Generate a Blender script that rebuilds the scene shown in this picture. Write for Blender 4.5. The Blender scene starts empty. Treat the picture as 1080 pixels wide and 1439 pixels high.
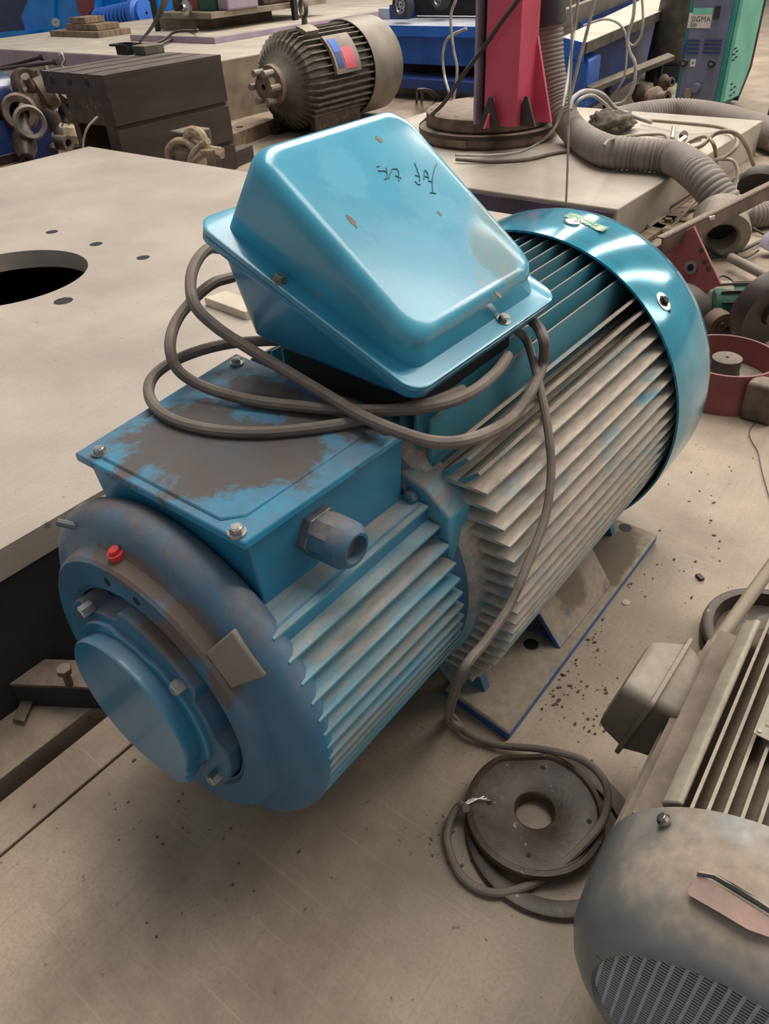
import bpy, bmesh, math, random
from mathutils import Vector, Matrix
random.seed(7)
S = bpy.context.scene
COL = S.collection
# ------------------------------------------------------------------ camera
FPX, CX, CY, CAMH = 1050.0, 540.0, 719.5, 1.35
_down = Vector((84.0, FPX * FPX / 808.0, FPX)).normalized()
_v = Vector((1060.0, -874.5, FPX))
_y = (_v - _down * _v.dot(_down)).normalized()
_z = -_down
_x = _y.cross(_z)
RW = Matrix((_x, _y, _z))                     # image-space (right, down, forward) -> world
cam_d = bpy.data.cameras.new('camera'); cam = bpy.data.objects.new('camera', cam_d); COL.objects.link(cam)
r = RW @ Vector((1, 0, 0)); u = RW @ Vector((0, -1, 0)); b = RW @ Vector((0, 0, -1))
cam.matrix_world = Matrix(((r.x, u.x, b.x, 0), (r.y, u.y, b.y, 0), (r.z, u.z, b.z, CAMH), (0, 0, 0, 1)))
cam_d.sensor_fit = 'VERTICAL'; cam_d.sensor_height = 36; cam_d.lens = 36 * FPX / 1439
cam_d.clip_start = .02; cam_d.clip_end = 200
cam_d.dof.use_dof = False
S.camera = cam
# ------------------------------------------------------------------ light
w = bpy.data.worlds.new('world'); S.world = w; w.use_nodes = True
bg = w.node_tree.nodes['Background']; bg.inputs[0].default_value = (.86, .93, 1.0, 1); bg.inputs[1].default_value = .34
def area(name, loc, target, sx, sy, power, col=(1, 1, 1)):
    d = bpy.data.lights.new(name, 'AREA'); d.shape = 'RECTANGLE'; d.size = sx; d.size_y = sy; d.energy = power; d.color = col
    o = bpy.data.objects.new(name, d); COL.objects.link(o); o.location = loc
    o.rotation_euler = (Vector(target) - Vector(loc)).to_track_quat('-Z', 'Y').to_euler(); return o
WARM = (1.0, .90, .74)
for i, x in enumerate((-10.5, -6.0, -1.5, 3.0, 7.5)):          # tall windows of the hall's far wall
    area('window_light', (x, 17, 7.4), (x, 0, 4.5), 0.7, 6.5, 260, WARM)
area('skylight', (-4.5, 7.0, 9.5), (-2.0, 2.0, 0), 3.5, 14, 1350, (1, .95, .87))
area('skylight', (3.8, 8.0, 9.5), (1.0, 2.5, 0), 2.5, 14, 900, (1, .95, .87))
S.view_settings.view_transform = 'Standard'; S.view_settings.look = 'None'
S.view_settings.gamma = 1; S.view_settings.use_curve_mapping = False
S.view_settings.exposure = 0.08
# ------------------------------------------------------------------ helpers: points
def ray(px, py): return RW @ Vector((px - CX, py - CY, FPX))
def at(px, py, z=0.0, y=None, x=None):
    d = ray(px, py); c = Vector((0, 0, CAMH))
    if x is not None: t = x / d.x
    elif y is not None: t = y / d.y
    else: t = (z - CAMH) / d.z
    return c + d * t
def on_cyl(px, py, R, xc=-.795, zc=.424):
    d = ray(px, py); a = d.x**2 + d.z**2; ox, oz = -xc, CAMH - zc
    b = 2 * (ox * d.x + oz * d.z); c = ox * ox + oz * oz - R * R; s = b * b - 4 * a * c
    t = (-b - math.sqrt(max(s, 0))) / 2 / a
    return Vector((0, 0, CAMH)) + d * t
def lin(c):
    return tuple(((v / 255) / 12.92 if v / 255 <= .04045 else ((v / 255 + .055) / 1.055) ** 2.4) for v in c) + (1,)
# ------------------------------------------------------------------ helpers: materials
def mat(name, base, rough=.5, metal=0., dust=0., dustc=(150, 132, 116), spots=0., spotc=(70, 55, 48), scale=8., bump=.0, bscale=60.,
        var=.12, grime=0., grimec=(75, 66, 60), coat=0., streak=None, dustrange=(.25, .85), spotscale=14., spec=.5, fine=0.):
    m = bpy.data.materials.new(name); m.use_nodes = True; nt = m.node_tree; N = nt.nodes; L = nt.links
    p = N['Principled BSDF']; p.inputs['Metallic'].default_value = metal
    p.inputs['Specular IOR Level'].default_value = spec
    if coat: p.inputs['Coat Weight'].default_value = coat; p.inputs['Coat Roughness'].default_value = .12
    tc = N.new('ShaderNodeTexCoord'); mp = N.new('ShaderNodeMapping'); L.new(tc.outputs['Object'], mp.inputs[0])
    if streak: mp.inputs['Scale'].default_value = streak
    def noise(sc, det=4, ro=.55, src=mp, off=0):
        n = N.new('ShaderNodeTexNoise'); n.inputs['Scale'].default_value = sc; n.inputs['Detail'].default_value = det
        n.inputs['Roughness'].default_value = ro; L.new(src.outputs[0], n.inputs['Vector']); return n
    def ramp(src, a, b_):
        r_ = N.new('ShaderNodeMapRange'); r_.inputs['From Min'].default_value = a; r_.inputs['From Max'].default_value = b_
        L.new(src, r_.inputs['Value']); return r_.outputs[0]
    def mix(fac, a, b_):
        x = N.new('ShaderNodeMix'); x.data_type = 'RGBA'
        if isinstance(fac, float): x.inputs[0].default_value = fac
        else: L.new(fac, x.inputs[0])
        for s_, v in ((6, a), (7, b_)):
            if isinstance(v, tuple): x.inputs[s_].default_value = v
            else: L.new(v, x.inputs[s_])
        return x.outputs[2]
    def mul(a, b_):
        x = N.new('ShaderNodeMath'); x.operation = 'MULTIPLY'; x.use_clamp = True
        for s_, v in ((0, a), (1, b_)):
            if isinstance(v, float): x.inputs[s_].default_value = v
            else: L.new(v, x.inputs[s_])
        return x.outputs[0]
    c = lin(base); d = tuple(v * (1 - var * 1.6) for v in c[:3]) + (1,); e = tuple(min(1, v * (1 + var * 1.6)) for v in c[:3]) + (1,)
    n1 = noise(scale); out = mix(ramp(n1.outputs[0], .3, .7), d, e)
    if grime:
        n2 = noise(scale * .6, 6, .7); out = mix(mul(ramp(n2.outputs[0], .48, .72), grime), out, lin(grimec))
    if fine:                                            # speckle and long fine scratches
        nf = noise(150, 3, .7); out = mix(mul(ramp(nf.outputs[0], .45, .75), fine), out, tuple(v * .55 for v in c[:3]) + (1,))
        ms = N.new('ShaderNodeMapping'); ms.inputs['Scale'].default_value = (2, 90, 2); ms.inputs['Rotation'].default_value = (0, 0, .5); L.new(tc.outputs['Object'], ms.inputs[0])
        ns = noise(1.5, 4, .6, ms); out = mix(mul(ramp(ns.outputs[0], .58, .72), fine * .8), out, tuple(min(1, v * 1.35) for v in c[:3]) + (1,))
        ms2 = N.new('ShaderNodeMapping'); ms2.inputs['Scale'].default_value = (70, 3, 2); ms2.inputs['Rotation'].default_value = (0, 0, .25); L.new(tc.outputs['Object'], ms2.inputs[0])
        ns2 = noise(1.5, 4, .6, ms2); out = mix(mul(ramp(ns2.outputs[0], .56, .72), fine * .8), out, tuple(v * .62 for v in c[:3]) + (1,))
    if spots:
        n3 = noise(spotscale, 6, .7); out = mix(mul(ramp(n3.outputs[0], .66 - spots * .2, .68 - spots * .2), .9), out, lin(spotc))
    ro = rough
    if dust:
        g = N.new('ShaderNodeNewGeometry'); sx = N.new('ShaderNodeSeparateXYZ'); L.new(g.outputs['Normal'], sx.inputs[0])
        n4 = noise(scale * 1.7, 6, .65)
        fac = mul(mul(ramp(sx.outputs[2], *dustrange), ramp(n4.outputs[0], .25, .58)), float(dust))
        n5 = noise(scale * 9, 3, .6)
        dc = lin(dustc); out = mix(fac, out, mix(ramp(n5.outputs[0], .3, .7), tuple(v * .8 for v in dc[:3]) + (1,), tuple(min(1, v * 1.15) for v in dc[:3]) + (1,)))
        r2 = N.new('ShaderNodeMapRange'); r2.inputs['To Min'].default_value = rough; r2.inputs['To Max'].default_value = .9
        L.new(fac, r2.inputs['Value']); L.new(r2.outputs[0], p.inputs['Roughness'])
    else: p.inputs['Roughness'].default_value = ro
    L.new(out, p.inputs['Base Color'])
    if bump:
        n6 = noise(bscale, 5, .6); bp = N.new('ShaderNodeBump'); bp.inputs['Strength'].default_value = bump; bp.inputs['Distance'].default_value = .004
        L.new(n6.outputs[0], bp.inputs['Height']); L.new(bp.outputs[0], p.inputs['Normal'])
    return m
BLUE = (42, 126, 160)
M = dict(
    blue=mat('blue_enamel', BLUE, .3, dust=.35, scale=6, var=.1, coat=.2, grime=.2, grimec=(120, 116, 110), bump=.06),
    cover=mat('glossy_blue_enamel', (58, 148, 176), .27, scale=5, var=.1, coat=.4, grime=.3, grimec=(92, 172, 190), spots=.05, spotc=(128, 136, 130), spotscale=9, bump=.03),
    lid=mat('stained_blue_lid', (36, 138, 176), .35, scale=5, dust=.55, dustc=(92, 82, 76), grime=.9, grimec=(88, 76, 70), spots=.3, spotc=(80, 68, 62), bump=.1),
    fan=mat('fan_cover_enamel', (46, 140, 164), .13, metal=.25, scale=5, var=.12, coat=0, grime=.4, grimec=(110, 165, 175), bump=.03, streak=(1, 3, 1)),
    fin=mat('dusty_blue_fin', (58, 140, 160), .5, dust=1.5, dustc=(184, 166, 150), scale=5, dustrange=(-.4, .3), streak=(2, .6, 2), grime=.9, grimec=(148, 133, 119), bump=.1),
    finf=mat('blue_front_fin', (66, 156, 182), .42, dust=.8, dustc=(158, 138, 120), scale=6, dustrange=(-.1, .7), streak=(2, .5, 2), grime=.5, grimec=(128, 112, 100), bump=.1),
    bell=mat('blue_cast_bell', (54, 106, 136), .4, dust=.85, dustc=(120, 104, 94), scale=7, dustrange=(.1, .8), grime=.35, grimec=(88, 74, 66), bump=.15),
    fint=mat('teal_top_fin', (70, 128, 142), .45, dust=1.3, dustc=(150, 134, 118), scale=5, dustrange=(.3, .7), streak=(2, .6, 2), grime=.5, grimec=(120, 122, 114), bump=.1),
    foot=mat('dusty_foot_top', (25, 88, 150), .5, dust=2., dustc=(152, 136, 118), scale=5, dustrange=(.1, .45), bump=.1),
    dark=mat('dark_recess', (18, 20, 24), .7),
    steel=mat('zinc_steel', (176, 172, 166), .32, metal=.9, scale=30, var=.2, grime=.4),
    red=mat('red_plastic', (200, 60, 60), .4), green=mat('green_foil', (40, 120, 78), .3, scale=60, var=.3),
    whiteink=mat('white_ink', (190, 225, 200), .5), ink=mat('dark_marker_ink', (78, 98, 104), .7), shade=mat('purple_grey_shade', (74, 66, 84), .7, scale=4, var=.3),
    black=mat('black_rubber', (38, 36, 36), .55, dust=.5, scale=10),
    brass=mat('dull_gland_metal', (112, 108, 108), .42, metal=.5, scale=18, var=.2, grime=.4),
    cable=mat('dusty_grey_cable', (104, 92, 84), .62, scale=14, var=.2, dust=.35, dustc=(140, 124, 110)),
    cablelt=mat('pale_grey_cable', (158, 152, 144), .55, scale=14, var=.15),
    floor=mat('worn_concrete_floor', (158, 139, 120), .55, scale=2.6, var=.2, bump=.25, bscale=120, grime=.9, grimec=(112, 92, 76), spots=.06, spotc=(104, 88, 74), spotscale=40, fine=.5),
    plate=mat('pale_worn_steel_plate', (170, 156, 144), .5, scale=2.4, var=.1, bump=.2, bscale=90, grime=.4, grimec=(146, 132, 120), spots=.04, spotc=(130, 114, 100), spotscale=20, fine=.25),
    plside=mat('near_black_side', (34, 31, 31), .7, scale=8, var=.25),
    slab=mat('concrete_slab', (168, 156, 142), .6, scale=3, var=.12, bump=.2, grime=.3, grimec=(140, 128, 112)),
    slabside=mat('stained_slab_side', (128, 114, 98), .7, scale=4, var=.25, bump=.3, grime=.4),
    iron=mat('brown_cast_iron', (52, 41, 37), .5, scale=5, var=.25, bump=.1, streak=(1, .5, 2), dust=.6, dustc=(112, 98, 88), dustrange=(.7, .95)),
    rust=mat('rusty_steel', (104, 84, 72), .65, scale=12, var=.3, bump=.2, dust=.6),
    oily=mat('oily_dark_steel', (60, 45, 35), .46, metal=.0, scale=22, var=.35, bump=.25, grime=.5, grimec=(104, 88, 74), spots=.1, spotc=(168, 155, 140), spotscale=40),
    redp=mat('red_paint', (190, 70, 92), .45, scale=3, var=.12, dust=.3),
    pink=mat('faded_pink_backing', (146, 112, 104), .6, scale=14, var=.2, dust=.3),
    redb=mat('dull_red_paint', (134, 66, 66), .6, scale=8, var=.15, dust=.5, dustc=(130, 112, 104), dustrange=(.6, .95)),
    mauve=mat('mauve_grey_steel', (144, 128, 142), .5, scale=4, var=.12),
    hose=mat('grey_ribbed_hose', (122, 112, 106), .55, scale=8, var=.12, dust=.5, dustc=(156, 142, 130)),
    tblue=mat('bright_blue_paint', (34, 98, 190), .4, scale=4, var=.15, grime=.2),
    tdark=mat('deep_blue_paint', (34, 56, 112), .5, scale=4, var=.2),
    skyblue=mat('machine_sky_blue', (24, 132, 212), .38, scale=3, var=.12),
    ttop=mat('scuffed_table_top', (158, 160, 170), .5, scale=3, var=.15, grime=.3),
    beige=mat('beige_table_top', (182, 166, 150), .55, scale=3, var=.1),
    teal=mat('welder_green', (118, 190, 168), .42, scale=4, var=.1, grime=.25, grimec=(160, 200, 185)),
    tealedge=mat('welder_teal_frame', (44, 130, 122), .45), wgrey=mat('welder_grey_panel', (104, 108, 128), .5, scale=5, var=.1, dust=.2),
    paper=mat('paper_label', (206, 198, 184), .7), rag=mat('dirty_rag', (96, 88, 78), .95, scale=14, var=.3, bump=.6, bscale=40),
    gmot=mat('oily_grey_motor', (78, 74, 68), .55, metal=.15, scale=9, var=.3, dust=.9, dustc=(132, 118, 104), dustrange=(-.2, .8), grime=.4, grimec=(54, 48, 44), bump=.2),
    gcov=mat('grey_fan_cover', (118, 108, 98), .5, metal=.15, scale=5, var=.16, grime=.3, grimec=(136, 118, 98)),
    m2=mat('grey_green_motor', (112, 124, 130), .3, metal=.4, scale=5, var=.12, dust=1.2, dustc=(168, 152, 136), grime=.3, grimec=(98, 92, 82), spots=.04, bump=.08),
    m2fin=mat('pale_dusty_fin', (138, 126, 108), .5, scale=9, var=.2, dust=.7, dustc=(168, 158, 142)),
    m2core=mat('brown_motor_body', (88, 70, 58), .6, scale=9, var=.25, dust=.4),
    jb=mat('grey_junction_box', (126, 118, 106), .45, metal=.2, scale=8, var=.15, dust=.6, dustc=(162, 146, 130), grime=.3, grimec=(70, 66, 60)),
    conduit=mat('tan_conduit', (132, 118, 98), .5, scale=10, var=.12, dust=.4),
    rope=mat('cream_rope', (160, 142, 118), .9, scale=30, var=.2, bump=.4), wood=mat('grimy_wood', (120, 100, 80), .75, scale=8, var=.3, streak=(1, 6, 1), bump=.2),
    cream=mat('cream_steel_strip', (196, 182, 160), .5, scale=6, var=.1), navy=mat('navy_drum', (24, 40, 78), .3, scale=4, var=.3, coat=.2),
    tyre=mat('grey_tyre', (52, 50, 54), .75, dust=.5), alloy=mat('wheel_metal', (180, 178, 186), .35, metal=.7),
    dgreen=mat('dark_green_floor', (36, 78, 62), .6, scale=2, var=.25), debris=mat('dirt_crumb', (96, 80, 66), .9), plastic=mat('cloudy_plastic', (190, 180, 196), .2, scale=30, var=.2),
)
def stain(m, spots_, colr, amount=.85, wob=.9):
    """ingrained dirt patches with shapes of their own: ellipses (centre, radii) broken up by noise"""
    nt = m.node_tree; N = nt.nodes; L = nt.links; p = N['Principled BSDF']; src = p.inputs['Base Color'].links[0].from_socket
    tc = N.new('ShaderNodeTexCoord'); no = N.new('ShaderNodeTexNoise'); no.inputs['Scale'].default_value = 13; no.inputs['Detail'].default_value = 9; no.inputs['Roughness'].default_value = .72
    L.new(tc.outputs['Object'], no.inputs['Vector']); tot = None
    for c, r_ in spots_:
        mp = N.new('ShaderNodeMapping'); mp.vector_type = 'TEXTURE'; mp.inputs['Location'].default_value = c; mp.inputs['Scale'].default_value = r_
        L.new(tc.outputs['Object'], mp.inputs[0]); ln = N.new('ShaderNodeVectorMath'); ln.operation = 'LENGTH'; L.new(mp.outputs[0], ln.inputs[0])
        a = N.new('ShaderNodeMath'); a.operation = 'MULTIPLY_ADD'; L.new(no.outputs[0], a.inputs[0]); a.inputs[1].default_value = wob * 2; a.inputs[2].default_value = -wob
        b_ = N.new('ShaderNodeMath'); b_.operation = 'ADD'; L.new(a.outputs[0], b_.inputs[0]); L.new(ln.outputs['Value'], b_.inputs[1])
        mr = N.new('ShaderNodeMapRange'); mr.inputs['From Min'].default_value = 1.08; mr.inputs['From Max'].default_value = .82; mr.inputs['To Max'].default_value = amount; L.new(b_.outputs[0], mr.inputs['Value'])
        if tot is None: tot = mr.outputs[0]
        else:
            mx = N.new('ShaderNodeMath'); mx.operation = 'MAXIMUM'; L.new(tot, mx.inputs[0]); L.new(mr.outputs[0], mx.inputs[1]); tot = mx.outputs[0]
    mi = N.new('ShaderNodeMix'); mi.data_type = 'RGBA'; L.new(tot, mi.inputs[0]); L.new(src, mi.inputs[6]); mi.inputs[7].default_value = lin(colr); L.new(mi.outputs[2], p.inputs['Base Color'])
    rs = p.inputs['Roughness']; r0 = rs.default_value; old = rs.links[0].from_socket if rs.links else None
    mf = N.new('ShaderNodeMix'); mf.data_type = 'FLOAT'; L.new(tot, mf.inputs[0]); mf.inputs[3].default_value = .75
    if old: L.new(old, mf.inputs[2])
    else: mf.inputs[2].default_value = r0
    L.new(mf.outputs[0], rs)
stain(M['lid'], [((-.82, .56, .76), (.15, .12, .5)), ((-.72, .60, .76), (.09, .10, .5)), ((-.86, .72, .76), (.10, .05, .5)), ((-.70, .73, .76), (.10, .05, .5))], (84, 70, 61), .9, 1.25)
stain(M['cover'], [((-.62, 1.06, .94), (.05, .05, .06)), ((-.66, 1.12, .98), (.05, .03, .06))], (120, 140, 138), .7)
stain(M['cover'], [((-.66, .90, .97), (.10, .08, .06)), ((-.72, 1.02, 1.02), (.07, .05, .05)), ((-.62, .82, .93), (.05, .06, .05)), ((-.80, .90, 1.08), (.05, .04, .05))], (140, 200, 212), .08, 1.3)
stain(M['bell'], [((-.80, .362, .675), (.15, .018, .03)), ((-.66, .362, .62), (.05, .02, .06)), ((-.61, .36, .56), (.03, .02, .05)), ((-.70, .35, .60), (.05, .03, .03))], (98, 82, 72), .9)
stain(M['foot'], [((-.50, 1.48, .03), (.07, .16, .03)), ((-.50, 1.26, .10), (.06, .06, .06))], (96, 78, 62), .8)
# ------------------------------------------------------------------ helpers: meshes
class MB:
    def __init__(s): s.v = []; s.f = []
    def add(s, vs, fs, T=None):
        n = len(s.v); s.v += [(T @ Vector(v)) if T else Vector(v) for v in vs]; s.f += [[i + n for i in f] for f in fs]; return s
    def box(s, x0, x1, y0, y1, z0, z1, T=None):
        return s.add([(x, y, z) for z in (z0, z1) for y in (y0, y1) for x in (x0, x1)],
                     [(0, 2, 3, 1), (4, 5, 7, 6), (0, 1, 5, 4), (2, 6, 7, 3), (0, 4, 6, 2), (1, 3, 7, 5)], T)
    def rings(s, rs, cap0=True, cap1=True, close=True, T=None):
        n = len(rs[0]); vs = [v for r_ in rs for v in r_]; fs = []
        for k in range(len(rs) - 1):
            for i in range(n if close else n - 1):
                j = (i + 1) % n; fs.append((k * n + i, k * n + j, (k + 1) * n + j, (k + 1) * n + i))
        if cap0: fs.append(tuple(range(n - 1, -1, -1)))
        if cap1: fs.append(tuple((len(rs) - 1) * n + i for i in range(n)))
        return s.add(vs, fs, T)
    def prism(s, poly, a, b_, axis='y', T=None):
        def P(p, t): return {'y': (p[0], t, p[1]), 'x': (t, p[0], p[1]), 'z': (p[0], p[1], t)}[axis]
        return s.rings([[P(p, a) for p in poly], [P(p, b_) for p in poly]], T=T)
    def cyl(s, p0, p1, r0, r1=None, n=16, cap=True):
        p0 = Vector(p0); p1 = Vector(p1); r1 = r0 if r1 is None else r1; d = (p1 - p0).normalized(); q = d.to_track_quat('Z', 'Y')
        rs = [[p + q @ Vector((math.cos(2 * math.pi * i / n) * r_, math.sin(2 * math.pi * i / n) * r_, 0)) for i in range(n)] for p, r_ in ((p0, r0), (p1, r1))]
        return s.rings(rs, cap, cap)
    def lathe(s, prof, c=(0, 0, 0), axis=(0, 1, 0), n=64, a0=0, a1=2 * math.pi, cap=False):
        q = Vector(axis).normalized().to_track_quat('Z', 'Y'); c = Vector(c); full = abs(a1 - a0 - 2 * math.pi) < 1e-6; m = n if full else n + 1
        rs = [[c + q @ Vector((math.cos(a0 + (a1 - a0) * i / n) * r_, math.sin(a0 + (a1 - a0) * i / n) * r_, t)) for i in range(m)] for t, r_ in prof]
        return s.rings(rs, cap, cap, full)
    def tube(s, pts, r_, n=10, sub=6, smooth=True, rib=None):
        P = [Vector(p) for p in pts]
        if smooth and len(P) > 2:
            Q = []
            for i in range(len(P) - 1):
                a, b_, c, d = P[max(i - 1, 0)], P[i], P[i + 1], P[min(i + 2, len(P) - 1)]
                for k in range(sub):
                    t = k / sub; Q.append(.5 * ((2 * b_) + (c - a) * t + (2 * a - 5 * b_ + 4 * c - d) * t * t + (3 * b_ - a - 3 * c + d) * t ** 3))
            Q.append(P[-1]); P = Q
        if rib:                                         # resample and corrugate
            out = [P[0]]; acc = 0; step = rib[0] / 4
            for a, b_ in zip(P, P[1:]):
                L_ = (b_ - a).length; t = step - acc
                while t <= L_: out.append(a.lerp(b_, t / L_)); t += step
                acc = L_ - (t - step)
            P = out
        q = None; rs = []
        for i, p in enumerate(P):
            d = (P[min(i + 1, len(P) - 1)] - P[max(i - 1, 0)]).normalized()
            if q is None: nrm = d.orthogonal().normalized()
            else: nrm = (nrm - d * nrm.dot(d)).normalized()
            q = 1; bn = d.cross(nrm); rr = r_ + (rib[1] * (1, .5, -1, .5)[i % 4] if rib else 0)
            rs.append([p + nrm * math.cos(2 * math.pi * k / n) * rr + bn * math.sin(2 * math.pi * k / n) * rr for k in range(n)])
        return s.rings(rs)
    def build(s, name, m, root=None, smooth=35, bevel=0, seg=2):
        me = bpy.data.meshes.new(name); me.from_pydata([tuple(v) for v in s.v], [], s.f)
        bm = bmesh.new(); bm.from_mesh(me); bmesh.ops.recalc_face_normals(bm, faces=bm.faces); bm.to_mesh(me); bm.free()
        if smooth: me.shade_smooth(); me.set_sharp_from_angle(angle=math.radians(smooth))
        me.materials.append(M[m]); o = bpy.data.objects.new(name, me); COL.objects.link(o)
        if root: adopt(o, root)
        if bevel:
            md = o.modifiers.new('bevel', 'BEVEL'); md.width = bevel; md.segments = seg; md.limit_method = 'ANGLE'; md.angle_limit = math.radians(40)
        return o
LOC = {}
def adopt(o, root):
    o.parent = root; o.matrix_parent_inverse = Matrix.Translation(-LOC.get(root.name, Vector((0, 0, 0))))
def thing(name, loc, label, cat, group=None):
    o = bpy.data.objects.new(name, None); COL.objects.link(o); o.location = loc; o.empty_display_size = .05
    LOC[o.name] = Vector(loc); o['label'] = label; o['category'] = cat
    if group: o['group'] = group
    return o
def tag(o, label, cat, group=None, kind=None):
    o['label'] = label; o['category'] = cat
    if group: o['group'] = group
    if kind: o['kind'] = kind
    return o
def rrect(w_, h_, r_, n=6):
    pts = []
    for cx, cy, a in ((w_ / 2 - r_, h_ / 2 - r_, 0), (-w_ / 2 + r_, h_ / 2 - r_, 90), (-w_ / 2 + r_, -h_ / 2 + r_, 180), (w_ / 2 - r_, -h_ / 2 + r_, 270)):
        for k in range(n + 1):
            t = math.radians(a + 90 * k / n); pts.append((cx + math.cos(t) * r_, cy + math.sin(t) * r_))
    return pts
def hexbolt(name, p, axis, r_, h_, m, root, washer=True, n=6):
    p = Vector(p); a = Vector(axis).normalized(); b_ = MB()
    if washer: b_.cyl(p - a * .002, p + a * h_ * .2, r_ * 1.35, n=18)
    b_.cyl(p - a * .004, p + a * h_, r_, n=n)
    b_.cyl(p + a * h_, p + a * h_ * 1.12, r_ * .8, r_ * .7, n=12)
    return b_.build(name, m, root, smooth=20)
# ================================================================== the setting
def struct(o): o['kind'] = 'structure'; return o
base = struct(MB().box(-45, 14, -3, 45, -.35, -.10).build('floor', 'plside'))
for (x0, x1, y0, y1, z1) in ((-1.075, 14, -3, 3.3, 0), (-1.185, -1.081, -3, 3.3, 0), (-1.37, -1.235, -3, 3.3, 0), (-45, 14, 3.303, 45, 0), (-45, -1.37, -3, 3.3, -.002)):
    o = MB().box(x0, x1, y0, y1, -.11, z1).build('floor_slab', 'floor', bevel=.003); o.parent = base
# ================================================================== the big blue motor
AX, AZ = -.795, .424
mot = thing('electric_motor', (AX, 1.0, 0), 'large blue finned motor with wedge-shaped terminal box, in the middle of the floor', 'motor')
# rear stator
b = MB(); b.lathe([(.80, .05), (.80, .29), (.815, .31), (.85, .312), (.86, .305), (1.68, .305), (1.68, .05)], (AX, 0, AZ), n=72, cap=True).build('stator_body', 'fin', mot)
def fin(side, off, R, rc, y0, y1, m, th=.0032, slant=.0):
    """side: 'r','l' horizontal fins, 't','b' vertical fins; off = offset across"""
    if abs(off) >= rc: inn = .0
    else: inn = math.sqrt(rc * rc - off * off) - .01
    out = math.sqrt(R * R - off * off)
    b_ = MB(); q = []
    for y, s_ in ((y0, slant), (y1, 0)):
        prof = [(inn, -th * 2), (out, -th * .6), (out, th * .6), (inn, th * 2)]
        ring = []
        for k, (d, t) in enumerate(prof):
            yy = y + (s_ if k in (1, 2) and False else 0) + (s_ if k in (0, 3) else 0)
            if side == 'r': ring.append((AX + d, yy, AZ + off + t))
            elif side == 'l': ring.append((AX - d, yy, AZ + off + t))
            elif side == 't': ring.append((AX + off + t, yy, AZ + d))
            else: ring.append((AX + off + t, yy, AZ - d))
        q.append(ring)
    return b_.rings(q).build('fin', m, mot, smooth=0)
SIDE = [.219, .190, .160, .131, .102, .074, .046, .019, -.009, -.036, -.062, -.088, -.114, -.140, -.167, -.194, -.221]
for z in SIDE: fin('r', z, .38, .30, .832, 1.66, 'fin'); fin('l', z, .38, .30, .832, 1.66, 'fin')
for k in range(-7, 8):
    x = k * .0288; t_box = True
    fin('t', x, .379, .30, .832, 1.66, 'fint', th=.0028)
    if k % 2 == 0: fin('b', x, .365, .30, .832, 1.66, 'fin')
# diagonal corner ribs between the side and top fins
for sx in (-1, 1):
    for sz in (-1, 1):
        for a, R in ((40.5, .385), (44.8, .383), (49.5, .382)):
            ca, sa = math.cos(math.radians(a)) * sx, math.sin(math.radians(a)) * sz
            T = Matrix(((ca, 0, -sa, AX), (0, 1, 0, 0), (sa, 0, ca, AZ), (0, 0, 0, 1)))
            MB().add([(p, y, t) for y in (.835, 1.66) for p, t in ((.28, -.008), (R, -.003), (R, .003), (.28, .008))],
                     [(0, 1, 2, 3), (7, 6, 5, 4), (0, 4, 5, 1), (1, 5, 6, 2), (2, 6, 7, 3), (3, 7, 4, 0)], T).build('fin', 'fint', mot, smooth=0)
# lifting-ear flanges that join the front and rear frames
def polar(r_, a): return (AX + r_ * math.cos(math.radians(a)), AZ + r_ * math.sin(math.radians(a)))
b = MB(); b.lathe([(.775, .2), (.775, .285), (.80, .298), (.825, .298), (.825, .2)], (AX, 0, AZ), n=72, cap=True).build('joint_ring', 'bell', mot, bevel=.002)
for s_ in (1, -1):
    MB().prism([(AX + s_ * x, AZ + z) for x, z in ((.13, .24), (.178, .238), (.222, .228), (.272, .186), (.276, .095), (.24, .07), (.17, .12))], .782, .846).build('flange_ear', 'finf', mot, bevel=.004)
    for x, z in ((.203, .205), (.240, .155)): hexbolt('flange_bolt', (AX + s_ * x, .782, AZ + z), (0, -1, 0), .0125, .016, 'bell', mot)
# fan cover
R0 = .396
fc = MB().lathe([(1.512, R0 - .005), (1.512, R0), (1.545, R0 + .001), (1.70, R0), (1.735, R0 - .008), (1.76, R0 - .03), (1.775, R0 - .07), (1.775, R0 - .2), (1.765, R0 - .2), (1.765, R0 - .07), (1.75, R0 - .035), (1.73, R0 - .014), (1.70, R0 - .006), (1.512, R0 - .005)], (AX, 0, AZ), n=128).build('fan_cover', 'fan', mot)
MB().lathe([(1.67, .02), (1.67, .388), (1.675, .388), (1.675, .02)], (AX, 0, AZ), n=64, cap=True).build('rear_shield', 'dark', mot)
g = MB()
for r_ in (.06, .09, .12, .15, .18): g.lathe([(1.766, r_), (1.766, r_ + .008), (1.772, r_ + .008), (1.772, r_), (1.766, r_)], (AX, 0, AZ), n=48)
for k in range(8):
    a = k * math.pi / 4; g.cyl((AX, 1.769, AZ), (AX + math.cos(a) * .2, 1.769, AZ + math.sin(a) * .2), .003, n=6)
g.build('rear_grille', 'black', mot)
def cov_pt(a, y, r_=R0): return Vector((AX + r_ * math.sin(math.radians(a)), y, AZ + r_ * math.cos(math.radians(a))))
p = on_cyl(931, 424, R0); n_ = Vector((p.x - AX, 0, p.z - AZ)).normalized()
MB().lathe([(-.001, .021), (.002, .022), (.0025, .0215)], p, n_, n=24, cap=True).build('worn_paint_ring', 'steel', fc)
hexbolt('cover_bolt', p + n_ * .001, n_, .010, .008, 'dark', fc, washer=True)
sl = MB(); sl.box(-.0025, .0025, -.028, -.012, 0, .0022, Matrix.Translation(p) @ n_.to_track_quat('Z', 'Y').to_matrix().to_4x4() ); sl.build('bolt_slot', 'dark', fc)
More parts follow.
